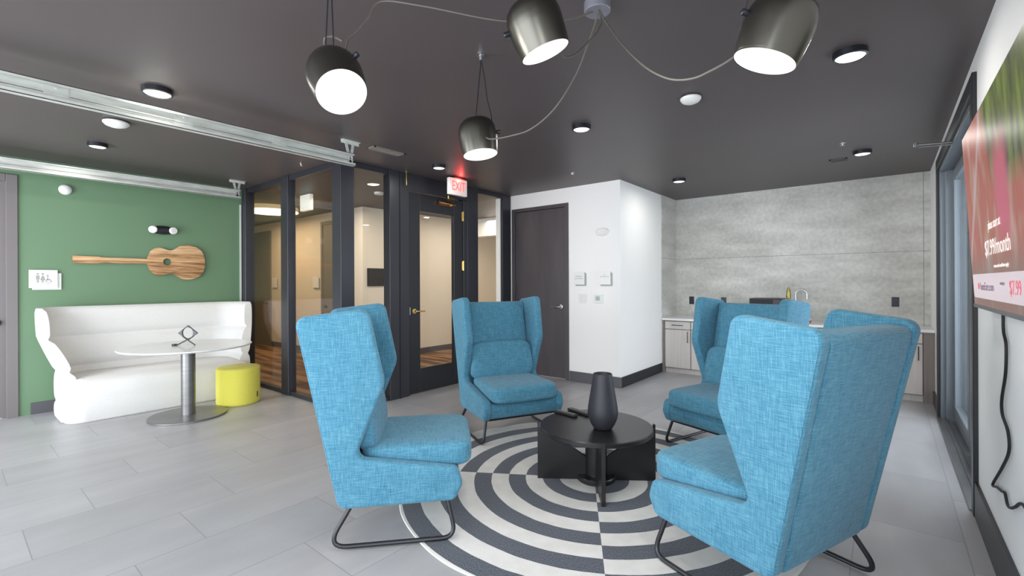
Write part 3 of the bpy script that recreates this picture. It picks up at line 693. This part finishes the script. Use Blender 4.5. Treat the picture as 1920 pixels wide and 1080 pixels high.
# ================================================================== PENDANT LAMPS
def make_lamp(name, label, c_open, axis, dia, cords, anchor, knob_dir, holder='ceiling'):
    """c_open: centre of the mouth; axis: unit vector from crown to mouth"""
    root = thing(name, label, 'pendant lamp', c_open, 0, 'black adjustable pendant lamps'); k = dia/.24
    a = Vector(axis).normalized(); up = -a; s = .12*k
    P = [(.955, 0), (.975, .12), (1.02, .50), (1.055, .90), (1.065, 1.20), (1.035, 1.47), (.95, 1.70), (.78, 1.88), (.54, 1.99), (.26, 2.04), (0, 2.05)]
    inn = [(r*.965 if r else 0, h-.03 if h > .1 else h+.005) for r, h in P[::-1]]
    prof = [(r*s, h*s) for r, h in P]
    bm = lathe(NB(), prof+[(r*s*.99, (h-.06)*s) for r, h in P[::-1] if h > .06]+[(.935*s, .01*s), (.955*s, 0)], (0, 0, 0), 64, up, cap=False); obj('lamp_shade', bm, m_lamp, root, 50)
    obj('diffuser', lathe(NB(), [(0, .0015), (.945*s, .0015), (.945*s, .012), (0, .012)], (0, 0, 0), 64, up), m_emit, root, 30)
    l_ = bpy.data.lights.new('pendant_beam', 'AREA'); l_.shape = 'DISK'; l_.size = 1.7*s; l_.energy = 5.5; l_.color = (1, .98, .94); lo = bpy.data.objects.new('pendant_beam', l_); C.objects.link(lo); lo.parent = root; lo.location = a*.004; lo.rotation_euler = Vector((0, 0, -1)).rotation_difference(a).to_euler()
    q = Vector((0, 0, 1)).rotation_difference(up).to_matrix(); kd = (Vector(knob_dir)-up*Vector(knob_dir).dot(up)).normalized()
    kp = kd*(s*1.0)+up*(s*1.15)
    bm = lathe(NB(), [(.010*k, 0), (.013*k, .004), (.013*k, .03*k), (.009*k, .034*k)], kp, 20, kd); lathe(bm, [(.018*k, -.004), (.018*k, .004)], kp, 20, kd); obj('pivot_knob', bm, m_black, root)
    obj('crown_ring', tube(NB(), [up*(2.06*s)+q@Vector((.036*k*math.cos(t), .036*k*math.sin(t), 0)) for t in [2*PI*i/24 for i in range(24)]], .0035*k, 8, True), m_black, root)
    return root
def world_tube(name, pts, r, m, parent, k=8):
    off = Vector(parent.location); return obj(name, tube(NB(), [p-off for p in catmull(pts, k)], r, 8), m, parent)
o1 = Vector((-1.574, .945, 2.058)); ax1 = Vector((0.6243, -0.1324, -0.7699))
L1 = make_lamp('pendant_lamp', 'black pendant lamp tilted so its lit mouth faces the viewer, leftmost of the four', o1, ax1, .196, None, None, cr*.6+cu)
o2 = Vector((-.972, 1.402, 2.192)); ax2 = Vector((0.217, 0.301, -0.9286))
L2 = make_lamp('pendant_lamp', 'black pendant lamp at the top edge beside the ceiling canopy, tilted to the right', o2, ax2, .190, None, None, -cr)
o3 = Vector((-.276, 1.500, 1.983)); ax3 = Vector((-0.3514, -0.0897, -0.9319))
L3 = make_lamp('pendant_lamp', 'largest black pendant lamp, at upper right, leaning to the left', o3, ax3, .180, None, None, -cr)
o4 = Vector((-1.770, 1.912, 2.066)); ax4 = Vector((0.1475, 0.0263, -0.9887))
L4 = make_lamp('pendant_lamp', 'smallest black pendant lamp, hanging lowest in the middle of the room', o4, ax4, .203, None, None, cr)
def crown(o, ax, d): return o-ax*(d/.24*.12*2.05)
# suspension cords
c1 = crown(o1, ax1, .196)
obj('suspension_cord', tube(NB(), [p-o1 for p in (c1+cr*.015, Vector((c1.x, c1.y, CE-.01)))], .0028, 8), m_black, L1)
obj('suspension_cord', tube(NB(), [p-o1 for p in (c1-cr*.022, Vector((c1.x, c1.y, CE-.01)))], .0028, 8), m_black, L1)
obj('ceiling_hook', lathe(NB(), [(0, -.03), (.012, -.028), (.014, 0), (.022, .002), (.022, .008)], Vector((c1.x, c1.y, CE-.008))-o1, 20), m_black, L1)
world_tube('power_cable', [(-1.053, 1.945, 2.625), (-1.16, 1.82, 2.56), (-1.35, 1.60, 2.53), (-1.60, 1.36, 2.58), (-1.745, 1.24, 2.60), (-1.769, 1.19, 2.511), (-1.786, 1.142, 2.439), (-1.791, 1.104, 2.388), (-1.774, 1.084, 2.338), (-1.768, 1.055, 2.310), (-1.771, 1.019, 2.300), (-1.76, .985, 2.31), (-1.735, .970, 2.325), (-1.70, .985, 2.325), (-1.66, 1.0, 2.30)], .0042, m_cord, L1)
c2 = crown(o2, ax2, .190)
obj('suspension_cord', tube(NB(), [p-o2 for p in (c2, Vector((c2.x, c2.y, CE-.005)))], .0028, 8), m_black, L2)
world_tube('power_cable', [(-1.047, 1.944, 2.63), (-1.009, 1.898, 2.531), (-.997, 1.831, 2.45), (-1.003, 1.748, 2.368), (-1.001, 1.673, 2.302), (-.996, 1.599, 2.257), (-.985, 1.54, 2.24), (-.965, 1.500, 2.27), (-.97, 1.495, 2.31)], .0042, m_cord, L2)
c3 = crown(o3, ax3, .180)
k3 = Vector((-0.3444, 1.5481, 2.1262))
obj('suspension_cord', tube(NB(), [p-o3 for p in (c3, Vector((c3.x, c3.y, CE-.005)))], .0028, 8), m_black, L3)
obj('suspension_cord', tube(NB(), [p-o3 for p in (k3, Vector((c3.x-.01, c3.y, CE-.005)))], .0022, 8), m_black, L3)
world_tube('power_cable', [(-1.049, 1.943, 2.63), (-.985, 1.893, 2.525), (-.903, 1.858, 2.399), (-.816, 1.826, 2.284), (-.73, 1.794, 2.191), (-.639, 1.767, 2.124), (-.55, 1.737, 2.093), (-.474, 1.697, 2.086), (-.409, 1.648, 2.080), (-.372, 1.60, 2.075), (-.355, 1.565, 2.09), k3], .0042, m_cord, L3)
c4 = crown(o4, ax4, .203)
hk = Vector((-1.808, 1.961, CE-.03))
obj('suspension_cord', tube(NB(), [p-o4 for p in (c4, hk)], .0028, 8), m_black, L4)
world_tube('safety_cord', [hk, (-1.79, 1.97, 2.52), (-1.775, 1.975, 2.40), (-1.745, 1.975, 2.30), (-1.725, 1.955, 2.235)], .0028, m_black, L4)
obj('ceiling_hook', lathe(NB(), [(0, -.03), (.012, -.028), (.014, 0), (.024, .002), (.024, .008)], Vector((-1.808, 1.961, CE-.008))-o4, 20), m_chrome, L4)
world_tube('power_cable', [(-1.051, 1.941, 2.63), (-1.074, 1.967, 2.589), (-1.129, 1.967, 2.467), (-1.183, 1.967, 2.367), (-1.264, 1.947, 2.25), (-1.341, 1.928, 2.178), (-1.429, 1.901, 2.128), (-1.515, 1.877, 2.114), (-1.585, 1.865, 2.112), (-1.655, 1.860, 2.120), (-1.700, 1.875, 2.150), (-1.712, 1.905, 2.195), (-1.70, 1.93, 2.225)], .0042, m_cord, L4)
tag(obj('ceiling_canopy', lathe(NB(), [(0, 0), (.058, 0), (.062, .004), (.062, .045), (0, .045)], (-1.053, 1.945, CE-.045), 48), mat('grey_canopy', (.22, .22, .26), .35, .3), None, 30), 'grey round ceiling canopy that the four pendant cables run to', 'lamp canopy')

# ================================================================== CEILING FITTINGS
def downlight(x, y, lab, r=.088):
    t_ = thing('downlight', lab, 'ceiling light', (x, y, CE), 0, 'surface downlights on the dark ceiling')
    obj('rim', lathe(NB(), [(0, 0), (r, 0), (r, -.032), (r-.010, -.036), (r-.014, -.030), (0, -.030)], n=40), m_black, t_, 30)
    l_ = bpy.data.lights.new('downlight_beam', 'AREA'); l_.shape = 'DISK'; l_.size = .14; l_.energy = 5.5; l_.color = (1, .97, .92); lo = bpy.data.objects.new('downlight_beam', l_); C.objects.link(lo); lo.parent = t_; lo.location = (0, 0, -.045)
    obj('diffuser', lathe(NB(), [(0, -.0305), (r-.014, -.0305), (r-.018, -.034), (0, -.035)], n=40), m_emit2, t_, 30)
downlight(-3.804, .928, 'round downlight above the front steel rail, at upper left')
downlight(-5.697, .934, 'round downlight between the two steel rails, nearest the green wall', .075)
downlight(-1.989, 3.389, 'round downlight in the middle of the ceiling, right of the lowest pendant', .078)
downlight(-.163, 3.278, 'round downlight nearest the television, right of the largest pendant', .085)
downlight(-.195, 5.852, 'round downlight next to the small vent near the kitchenette', .078)
downlight(-2.066, 5.944, 'round downlight above the white pier corner', .08)
downlight(-3.879, 3.509, 'round downlight in front of the lit door sign', .075)
def detector(x, y, z, axis, lab, r=.07, name='smoke_detector', cat='smoke detector'):
    return tag(obj(name, lathe(NB(), [(0, 0), (r*.75, 0), (r, .012), (r, .022), (r*.82, .038), (r*.45, .05), (0, .052)], (x, y, z), 36, axis), m_plastic, None, 40), lab, cat)
detector(-1.079, 3.348, CE, (0, 0, -1), 'white domed detector on the ceiling left of the largest pendant')
detector(-4.80, .90, CE, (0, 0, -1), 'white domed detector partly hidden behind the front steel rail', .085)
detector(XGr, .869, 2.379, (1, 0, 0), 'small white round sensor on the green wall below the rail', .055, 'wall_sensor', 'sensor')
ws = tag(obj('wall_speaker', lathe(NB(), [(0, 0), (.098, 0), (.098, .012), (.085, .02), (.062, .014), (0, .022)], (0, 0, 0), 40, (0, -1, 0)), m_plastic, None, 40), 'white oval alarm sounder on the white wall right of the taupe door', 'alarm')
ws.location = (-2.899, YD, 2.007); ws.scale = (1, 1, .55)
for i, (x, y, lab) in enumerate([(-2.912, 4.746, 'tiny sprinkler head on the ceiling in front of the taupe door'), (-4.975, 2.498, 'tiny sprinkler head on the ceiling by the glass screen'), (-.329, 5.392, 'tiny sprinkler head on the ceiling near the kitchenette vent'), (-4.278, 1.036, 'tiny sprinkler head above the front steel rail')]):
    tag(obj('sprinkler_head', lathe(NB(), [(0, 0), (.026, 0), (.026, -.004), (.012, -.006), (.010, -.022), (.020, -.024), (0, -.027)], (x, y, CE), 20), m_chrome, None, 30), lab, 'sprinkler')
def vent(x, y, w, d, lab, m, rz=0):
    t_ = thing('ceiling_vent', lab, 'air vent', (x, y, CE), rz)
    bm = B(-w/2, w/2, -d/2, -d/2+.015, -.008, 0); bx(bm, -w/2, w/2, d/2-.015, d/2, -.008, 0); bx(bm, -w/2, -w/2+.015, -d/2, d/2, -.008, 0); bx(bm, w/2-.015, w/2, -d/2, d/2, -.008, 0)
    obj('vent_frame', bm, m, t_, None); bm = NB(); k = int(d/.02)
    for i in range(1, k): bx(bm, -w/2+.015, w/2-.015, -d/2+i*d/k-.003, -d/2+i*d/k+.003, -.007, -.001)
    obj('louvres', bm, m, t_, None)
m_vent = mat('grey_vent', (.20, .18, .16), .5)
vent(-3.851, 2.795, .13, .36, 'grey linear air vent on the ceiling above the glass panel', m_vent)
vent(-.411, 6.121, .16, .14, 'small dark air vent on the ceiling near the kitchenette', mat('dark_vent', (.05, .05, .05), .4))
# exit sign
ex = thing('exit_sign', 'white sign with red EXIT letters hanging from the ceiling over the glass door', 'exit sign', (-4.150, 4.055, CE))
# oriented in the plane facing the viewer side (+x)
obj('canopy', B(-.05, .05, -.10, .10, -.022, 0), m_black, ex, None)
obj('housing', B(-.025, .025, -.150, .150, -.225, -.022, .006, 2), m_exit, ex, 30)
text('lettering', 'EXIT', .165, m_red, (.0265, 0, -.122), (PI/2, 0, PI/2), ex, .001, sx=.68)
pl = bpy.data.lights.new('exit_glow', 'POINT'); pl.energy = 1.3; pl.color = (1, .05, .04); pl.shadow_soft_size = .02
po = bpy.data.objects.new('exit_glow', pl); po.location = (0.05, .06, -.03); C.objects.link(po); po.parent = ex; po.location = (.07, 0, -.035)
ex2 = thing('corridor_exit_sign', 'white box sign hanging in the corridor behind the glass screen', 'exit sign', (-6.62, 3.40, CE))
obj('housing', B(-.14, .14, -.03, .03, -.24, -.01, .006, 2), mat('white_box', (.85, .84, .78), .4, emis=((1, .95, .8), .35)), ex2, 30)
tag(obj('surface_bolt', lathe(lathe(NB(), [(0, 0), (.02, 0), (.02, -.006), (0, -.006)], (-4.394, 3.465, CE), 16), [(.006, -.006), (.006, -.16)], (-4.394, 3.465, CE), 12), m_brasstap, None, 30), 'thin brass rod dropping from the ceiling above the glass door post', 'bolt')

# steel door tracks
def rail(x, lab, joints):
    t_ = thing('door_track', lab, 'door track', (x, 0, 0), 0, 'galvanised overhead door tracks')
    z0, z1, ya, yb = 2.432, 2.545, YS+.02, 2.42
    bm = B(-.004, 0, ya, yb, z0+.05, z1); bx(bm, 0, .03, ya, yb, z1-.004, z1); bx(bm, -.004, 0, ya, yb, z0, z0+.058)
    bx(bm, 0, .045, ya, yb, z0, z0+.004); bx(bm, .041, .045, ya, yb, z0, z0+.022); bx(bm, 0, .012, ya, yb, z0+.052, z0+.058); bx(bm, .026, .030, ya, yb, z1-.018, z1)
    obj('channel', bm, m_galv, t_, None)
    for y in joints:
        b2 = B(.0, .006, y-.055, y+.055, z0+.012, z1-.008)
        for dz_ in (.03, .09): lathe(b2, [(.008, 0), (.008, .006)], (.006, y, z0+dz_), 10, (1, 0, 0))
        obj('joint_plate', b2, m_galv, t_, None)
    bm = NB()
    def strip(a, b, w=.018):
        a, b = Vector(a), Vector(b); d = (b-a).normalized(); s_ = d.cross(Vector((1, 0, 0))).normalized()*w; vs = [bm.verts.new(p) for p in (a-s_, a+s_, b+s_, b-s_)]; f = bm.faces.new(vs)
        r_ = bmesh.ops.extrude_face_region(bm, geom=[f]); bmesh.ops.translate(bm, verts=[v_ for v_ in r_['geom'] if isinstance(v_, bmesh.types.BMVert)], vec=(.004, 0, 0))
    strip((.006, yb-.03, z0+.03), (.006, yb-.075, CE-.012), .013); strip((.006, yb-.03, z0+.03), (.006, yb+.0, CE-.012), .013); 
    bx(bm, -.006, .034, yb-.12, yb+.06, CE-.006, CE); bx(bm, .0, .006, yb-.12, yb+.06, CE-.03, CE-.004)
    obj('hanger_bracket', bm, m_galv, t_, None)
rail(-3.85, 'long galvanised steel track under the ceiling crossing the upper left', (.445, 1.092, 1.75))
rail(-6.42, 'galvanised steel track close to the green wall, further back than the other', ())

# ================================================================== GREEN WALL ITEMS
g = thing('wooden_guitar', 'flat wooden guitar cutout hung sideways on the green wall', 'wall art', (XGr, 1.777, 1.626))
up_ = [(-.855, .035), (-.845, .042), (-.66, .038), (-.64, .040), (-.62, .032), (-.20, .029)]
body = [(-.185, .075), (-.165, .125), (-.125, .160), (-.075, .172), (-.03, .160), (.01, .145), (.05, .145), (.09, .170), (.14, .205), (.20, .219), (.27, .212), (.34, .178), (.385, .120), (.405, .05), (.406, 0)]
half = [Vector(p) for p in up_+body]
sm = [Vector((p.x, p.y)) for p in catmull([(a, b, 0) for a, b in body], 3)]
half = [Vector(p) for p in up_]+sm
outl = half+[Vector((p.x, -p.y)) for p in half[::-1][1:]]
bm = slab(NB(), outl, .012, .042, .004, 2, 'yz')
o = obj('guitar_body', bm, m_wood, g, 30)
# cut the sound hole with a real boolean mesh operation
cut = obj('hole_cutter', lathe(NB(), [(.043, -.02), (.043, .08)], (0, 0, 0), 40, (1, 0, 0)), m_wood, None, None); cut.location = g.location
bpy.context.view_layer.update()
md = o.modifiers.new('hole', 'BOOLEAN'); md.object = cut; md.operation = 'DIFFERENCE'; md.solver = 'EXACT'
bpy.context.view_layer.update()
dg = bpy.context.evaluated_depsgraph_get(); me = bpy.data.meshes.new_from_object(o.evaluated_get(dg)); o.modifiers.clear(); o.data = me; bpy.data.objects.remove(cut)
obj('wall_mount', B(0, .012, -.05, .05, .02, .10), m_black, g, None).location = (0, .22, -.06)
em = thing('emergency_light', 'small black emergency light with two round white lamp heads above the guitar', 'emergency light', (XGr, 1.73, 2.012))
obj('housing', cushion(.07, .22, .105, .42, 8), m_black, em, 60).location = (.036, 0, 0)
for s in (-1, 1): obj('lamp_head', lathe(NB(), [(0, 0), (.036, 0), (.044, .012), (.044, .03), (.036, .038), (0, .040)], (.045, s*.098, 0), 28, (1, s*.25, -.05)), m_plastic, em, 40)
sg = thing('restroom_sign', 'white restroom sign with three grey figures on the green wall', 'sign', (XGr, .70, 1.402))
obj('offset_plate', B(.004, .014, -.085, .135, -.105, .07), m_signpale, sg, None)
obj('face_plate', B(.014, .024, -.11, .105, -.085, .103), m_signwhite, sg, None)
def icon(cy, kind):
    bm = lathe(NB(), [(.0105, 0), (.0105, .0015)], (.024, cy, .062), 16, (1, 0, 0))
    if kind == 'm': bx(bm, .024, .0255, cy-.014, cy+.014, .005, .047); bx(bm, .024, .0255, cy-.009, cy-.001, -.03, .005); bx(bm, .024, .0255, cy+.001, cy+.009, -.03, .005)
    elif kind == 'w':
        vs = [bm.verts.new((.0255, cy+a, b)) for a, b in ((-.006, .047), (-.021, -.005), (.021, -.005), (.006, .047))]; bm.faces.new(vs); bx(bm, .024, .0255, cy-.008, cy-.001, -.03, -.005); bx(bm, .024, .0255, cy+.001, cy+.008, -.03, -.005)
    else:
        bm.free(); bm = lathe(NB(), [(.009, 0), (.009, .0015)], (.024, cy-.004, .045), 16, (1, 0, 0)); bx(bm, .024, .0255, cy-.008, cy, -.003, .036); bx(bm, .024, .0255, cy-.008, cy+.018, -.006, .002); tube(bm, [(.025, cy+.015, 0), (.025, cy+.028, -.026)], .003, 6)
        tube(bm, [(.025, cy+.001+.019*math.cos(t), -.011+.019*math.sin(t)) for t in [2*PI*i/20 for i in range(20)]], .003, 6, True)
    obj('pictogram', bm, m_print, sg, None)
icon(-.045, 'm'); icon(-.008, 'w'); icon(.033, 'c')
text('lettering', 'RESTROOMS', .022, m_print, (.0245, -.006, -.047), (PI/2, 0, PI/2), sg, .0005)

# white wall signs and switches (face -y)
def plate(name, x, z, w, h, lab, cat, lines, m=m_signwhite, back=True):
    t_ = thing(name, lab, cat, (x, YD, z))
    if back: obj('offset_plate', B(-w/2+.02, w/2+.016, -.016, -.004, -h/2-.018, h/2-.02), m_signgrey, t_, None)  # solid grey layer drawn as the offset shadow of the face plate
    obj('face_plate', B(-w/2, w/2, -.024, -.016 if back else 0, -h/2, h/2), m, t_, None)
    for (s, dz_, size) in lines: text('lettering', s, size, m_print, (0, -.0245, dz_), (PI/2, 0, 0), t_, .0004)
plate('wall_sign', -3.245, 1.405, .165, .17, 'square white sign with two lines of print nearer the taupe door', 'sign', [('MAXIMUM', .025, .022), ('OCCUPANCY', -.005, .022)])
plate('wall_sign', -2.862, 1.405, .165, .17, 'square white sign with small centred print nearer the pier corner', 'sign', [('NO', .04, .018), ('SMOKING AREA', .018, .018), ('x', -.006, .018)])
sw = thing('light_switch', 'white light switch plate under the left wall sign', 'switch', (-3.199, YD, 1.13)); obj('plate', B(-.06, .06, -.006, 0, -.06, .06, .002, 1), m_plastic, sw, None)
for dx in (-.025, .025): obj('rocker', B(dx-.015, dx+.015, -.010, -.006, -.032, .032), m_plastic, sw, None)
th = thing('thermostat', 'white thermostat with pale green screen under the right wall sign', 'thermostat', (-2.955, YD, 1.13)); obj('housing', B(-.06, .06, -.022, 0, -.055, .055, .004, 2), m_plastic, th, None)
obj('display', B(-.04, .02, -.0235, -.022, -.02, .035), mat('lcd_green', (.35, .46, .40), .3), th, None)
tag(obj('access_tablet', B(-6.95, -6.925, 4.63, 4.965, 1.30, 1.61, .004, 1), m_rubber, None, None), 'black square wall panel on the corridor corner wall', 'wall panel')
for x, lab in ((-10.21, 'small white corridor sign right of the far grey door'), (-8.48, 'small white corridor sign left of the taupe corridor door')):
    t_ = thing('corridor_sign', lab, 'sign', (x, 4.55, 1.36)); obj('offset_plate', B(-.09, .12, -.012, -.001, -.12, .09), m_signgrey, t_, None); obj('face_plate', B(-.12, .09, -.02, -.012, -.09, .12), m_signwhite, t_, None)  # grey layer stands for the shadow behind the corridor sign
rg = thing('drum_pendant', 'glowing warm drum light on the corridor ceiling behind the glass', 'ceiling light', (-8.235, 3.60, CE))
obj('drum', lathe(NB(), [(.43, 0), (.43, -.07), (.42, -.07), (.42, 0)], n=64), mat('drum_fabric', (.62, .50, .30), .7, emis=((1, .72, .36), .35)), rg, 40)
obj('diffuser', lathe(NB(), [(0, -.07), (.43, -.07), (.43, -.078), (0, -.078)], n=64), m_ring, rg, 30)
tag(obj('corridor_camera', lathe(NB(), [(0, 0), (.11, 0), (.10, .03), (.05, .06), (0, .065)], (-6.95, 5.55, 1.93), 32, (1, 0, 0)), m_plastic, None, 50), 'white half-dome fitting on the corridor wall seen through the glass door', 'wall light')
tag(obj('smoke_cover', lathe(NB(), [(0, 0), (.07, 0), (.06, -.03), (0, -.035)], (-5.7, 4.0, CE), 28), m_plastic, None, 40), 'white round detector on the corridor ceiling behind the glass panel', 'smoke detector')

# ================================================================== KITCHENETTE
def cabinet(x0, x1, lab, hinge):
    t_ = thing('base_cabinet', lab, 'cabinet', (x0, 6.86, 0), 0, 'kitchenette base cabinets'); w = x1-x0
    bm = B(0, w, .0, .57, .075, .778); bx(bm, 0, w, .05, .57, 0, .075); obj('cabinet_body', bm, m_cabdk, t_, None)
    obj('toe_kick', B(.0, w, .03, .05, .0, .075), m_cab, t_, None)
    d = obj('drawer', B(.006, w-.006, -.02, -.001, .655, .765, .002, 1), m_cab, t_, None)
    obj('handle', tube(NB(), fillet3([(w*.5-.075, -.02, .712), (w*.5-.075, -.045, .712), (w*.5+.075, -.045, .712), (w*.5+.075, -.02, .712)], .01), .005), m_black, d)
    d = obj('door', B(.006, w-.006, -.02, -.001, .085, .645, .002, 1), m_cab, t_, None); hx = w-.04 if hinge > 0 else .04
    obj('handle', tube(NB(), fillet3([(hx, -.02, .47), (hx, -.045, .47), (hx, -.045, .62), (hx, -.02, .62)], .01), .005), m_black, d)
xs = [-2.60, -2.22, -1.60, -.97, -.34, .30]
labs = ['leftmost base cabinet, next to the white pier', 'base cabinet hidden in part behind the far wingback chair', 'base cabinet under the black box on the counter', 'base cabinet below the sink tap', 'base cabinet at the right end by the patio glazing']
for i in range(5): cabinet(xs[i], xs[i+1]+(.0), labs[i]+', pale ash front', 1 if i % 2 == 0 else -1)
tag(obj('filler_panel', B(-2.636, -2.602, 6.85, 7.43, 0, .778), m_cabdk, None, None), 'narrow dark ash filler between the white pier and the cabinets', 'panel')
tag(obj('filler_panel', B(.302, XR-.002, 6.85, 7.43, 0, .778), m_cabdk, None, None), 'dark ash filler at the right end of the cabinets by the patio wall', 'panel')
tag(obj('countertop', B(-2.636, XR-.001, 6.82, YB-.002, .78, .812, .003, 1), m_marble, None, 30), 'white stone worktop across the kitchenette cabinets', 'countertop')
mw = thing('microwave', 'black box appliance on the worktop behind the far wingback chair', 'microwave', (-1.285, 7.15, .812))
obj('housing', B(-.19, .19, -.17, .20, .012, .31, .006, 2), m_black, mw, 30); obj('front_glass', B(-.18, .09, -.178, -.17, .03, .295), m_rubber, mw, None); obj('control_strip', B(.10, .18, -.178, -.17, .03, .295), m_frame, mw, None)
fx = thing('tap', 'chrome gooseneck tap at the sink', 'tap', (-.97, 7.28, .812))
obj('base', lathe(NB(), [(.025, 0), (.025, .012), (.015, .02), (.015, .06)], n=24), m_chrome, fx, 30)
obj('spout', tube(NB(), [(0, 0, .05), (0, 0, .36)]+[(.065-.065*math.cos(t), -.0, .36+.065*math.sin(t)) for t in [PI*k/12 for k in range(1, 13)]]+[(.13, 0, .30)], .010), m_chrome, fx)
obj('lever', tube(NB(), [(0, -.015, .05), (-.0, -.09, .075)], .006), m_chrome, fx)
tag(obj('brass_bottle', lathe(NB(), [(0, 0), (.030, 0), (.032, .01), (.032, .28), (.02, .30), (.018, .31), (.03, .315), (.028, .38), (.02, .43), (.010, .455), (0, .46)], (-1.04, 7.20, .812), 28), mat('mottled_brass', (.34, .29, .10), .35, .8, noise=((60, 60, 60), .5)), None, 40), 'tall narrow mottled brass bottle left of the tap', 'bottle')
gb = thing('hand_pump', 'clear and white dispenser with red base on the worktop right of the tap', 'dispenser', (-.82, 7.12, .812))
obj('bottle', lathe(NB(), [(0, .03), (.032, .03), (.032, .20), (.012, .215), (.012, .24), (0, .24)], n=28), m_plastic, gb, 40); obj('base', lathe(NB(), [(0, 0), (.045, 0), (.045, .03), (0, .03)], n=28), m_redbase, gb, 30)
def outlet(x, z, lab):
    t_ = thing('wall_outlet', lab, 'outlet', (x, YB, z), 0, 'black outlets on the concrete wall'); obj('plate', B(-.037, .037, -.006, 0, -.06, .06, .002, 1), m_black, t_, None)
    for dz_ in (-.022, .022): obj('socket', B(-.016, .016, -.009, -.006, dz_-.014, dz_+.014, .002, 1), m_frame, t_, None)
outlet(-2.397, 1.06, 'black wall outlet at the left end above the worktop'); outlet(-1.924, 1.055, 'black wall outlet just above the far wingback chair'); outlet(.071, 1.09, 'black wall outlet at the right end above the worktop')

# ================================================================== TELEVISION
tv = thing('television', 'large wall mounted television showing a red advert with a pale banner', 'television', (.337, 3.236, 1.225))
tilt = math.atan2(.043, .81); tv.rotation_euler = (0, -tilt, 0); WT, HT = 1.46, .835
obj('cabinet', B(.0, .035, -WT, 0, 0, HT, .004, 2), m_rubber, tv, 30)
obj('screen', B(-.003, .0, -WT+.008, -.008, .012, HT-.008), m_screen, tv, None)
obj('bottom_bezel', B(-.006, .002, -WT, 0, -.004, .012), m_steel, tv, None)
bm = NB(); bo = fillet([(-WT+.02, .045, .02), (-.035, .045, .025), (-.035, .155, .01), (-WT+.02, .155, .02)], 5)
sc = tv.children
bn = obj('picture_banner', slab(NB(), bo, -.0045, -.0032, .0003, 1, 'yz'), m_banner, tv, None)
R_ = (PI/2, 0, -PI/2)
text('picture_text', 'plans start at', .050, m_scrwhite, (-.005, -.70, .345), R_, tv, .0004, sx=1.0)
text('picture_text', '$7.99/month', .088, m_scrwhite, (-.005, -.72, .255), R_, tv, .0004, sx=1.15)
text('picture_text', 'terms and conditions apply', .020, m_scrwhite, (-.005, -.78, .182), R_, tv, .0004, sx=1.3)
text('banner_text', 'homEare.com', .050, m_scrgrey, (-.0055, -.43, .098), R_, bn, .0004, sx=1.2)
text('banner_text', '$7.99', .070, m_scrred, (-.0055, -1.00, .098), R_, bn, .0004, sx=1.2)
text('banner_text', 'starting at', .018, m_scrgrey, (-.0055, -.78, .115), R_, bn, .0004, sx=1.2)
obj('banner_icon', lathe(NB(), [(.016, 0), (.016, .001)], (-.0045, -.13, .10), 20, (-1, 0, 0)), m_scrred, bn, None).scale = (1, 1.6, 1)
obj('wall_bracket', B(.035, .059, -1.0, -.45, .25, .60), m_black, tv, None)
bm = NB(); pts = [(.388, 2.91, 1.30), (.388, 2.908, 1.22), (.386, 2.886, 1.134), (.386, 2.83, 1.075), (.386, 2.844, .957), (.386, 2.93, .832), (.386, 2.92, .766), (.386, 2.80, .721), (.386, 2.78, .645), (.386, 2.93, .53), (.386, 3.17, .375), (.386, 3.06, .40), (.386, 2.93, .425), (.386, 2.87, .44), (.386, 2.81, .41), (.386, 2.74, .425), (.386, 2.66, .46), (.386, 2.52, .52), (.386, 2.30, .50), (.386, 2.1, .45)]
tag(obj('power_cord', tube(bm, catmull(pts, 6), .0055, 8), m_rubber, None), 'black power cord dangling down the wall below the television', 'cord')
bm = tube(NB(), [(.18, 5.0, 2.452), (.47, 5.0, 2.43)], .008); lathe(bm, [(.014, -.014), (.014, .014)], (.18, 5.0, 2.452), 14)
tube(bm, [(.20, 5.03, 2.44), (.45, 5.03, 2.42)], .006)
tag(obj('door_stay', bm, m_steel, None), 'thin metal door stay arm sticking out of the patio header beside the television', 'door stay')
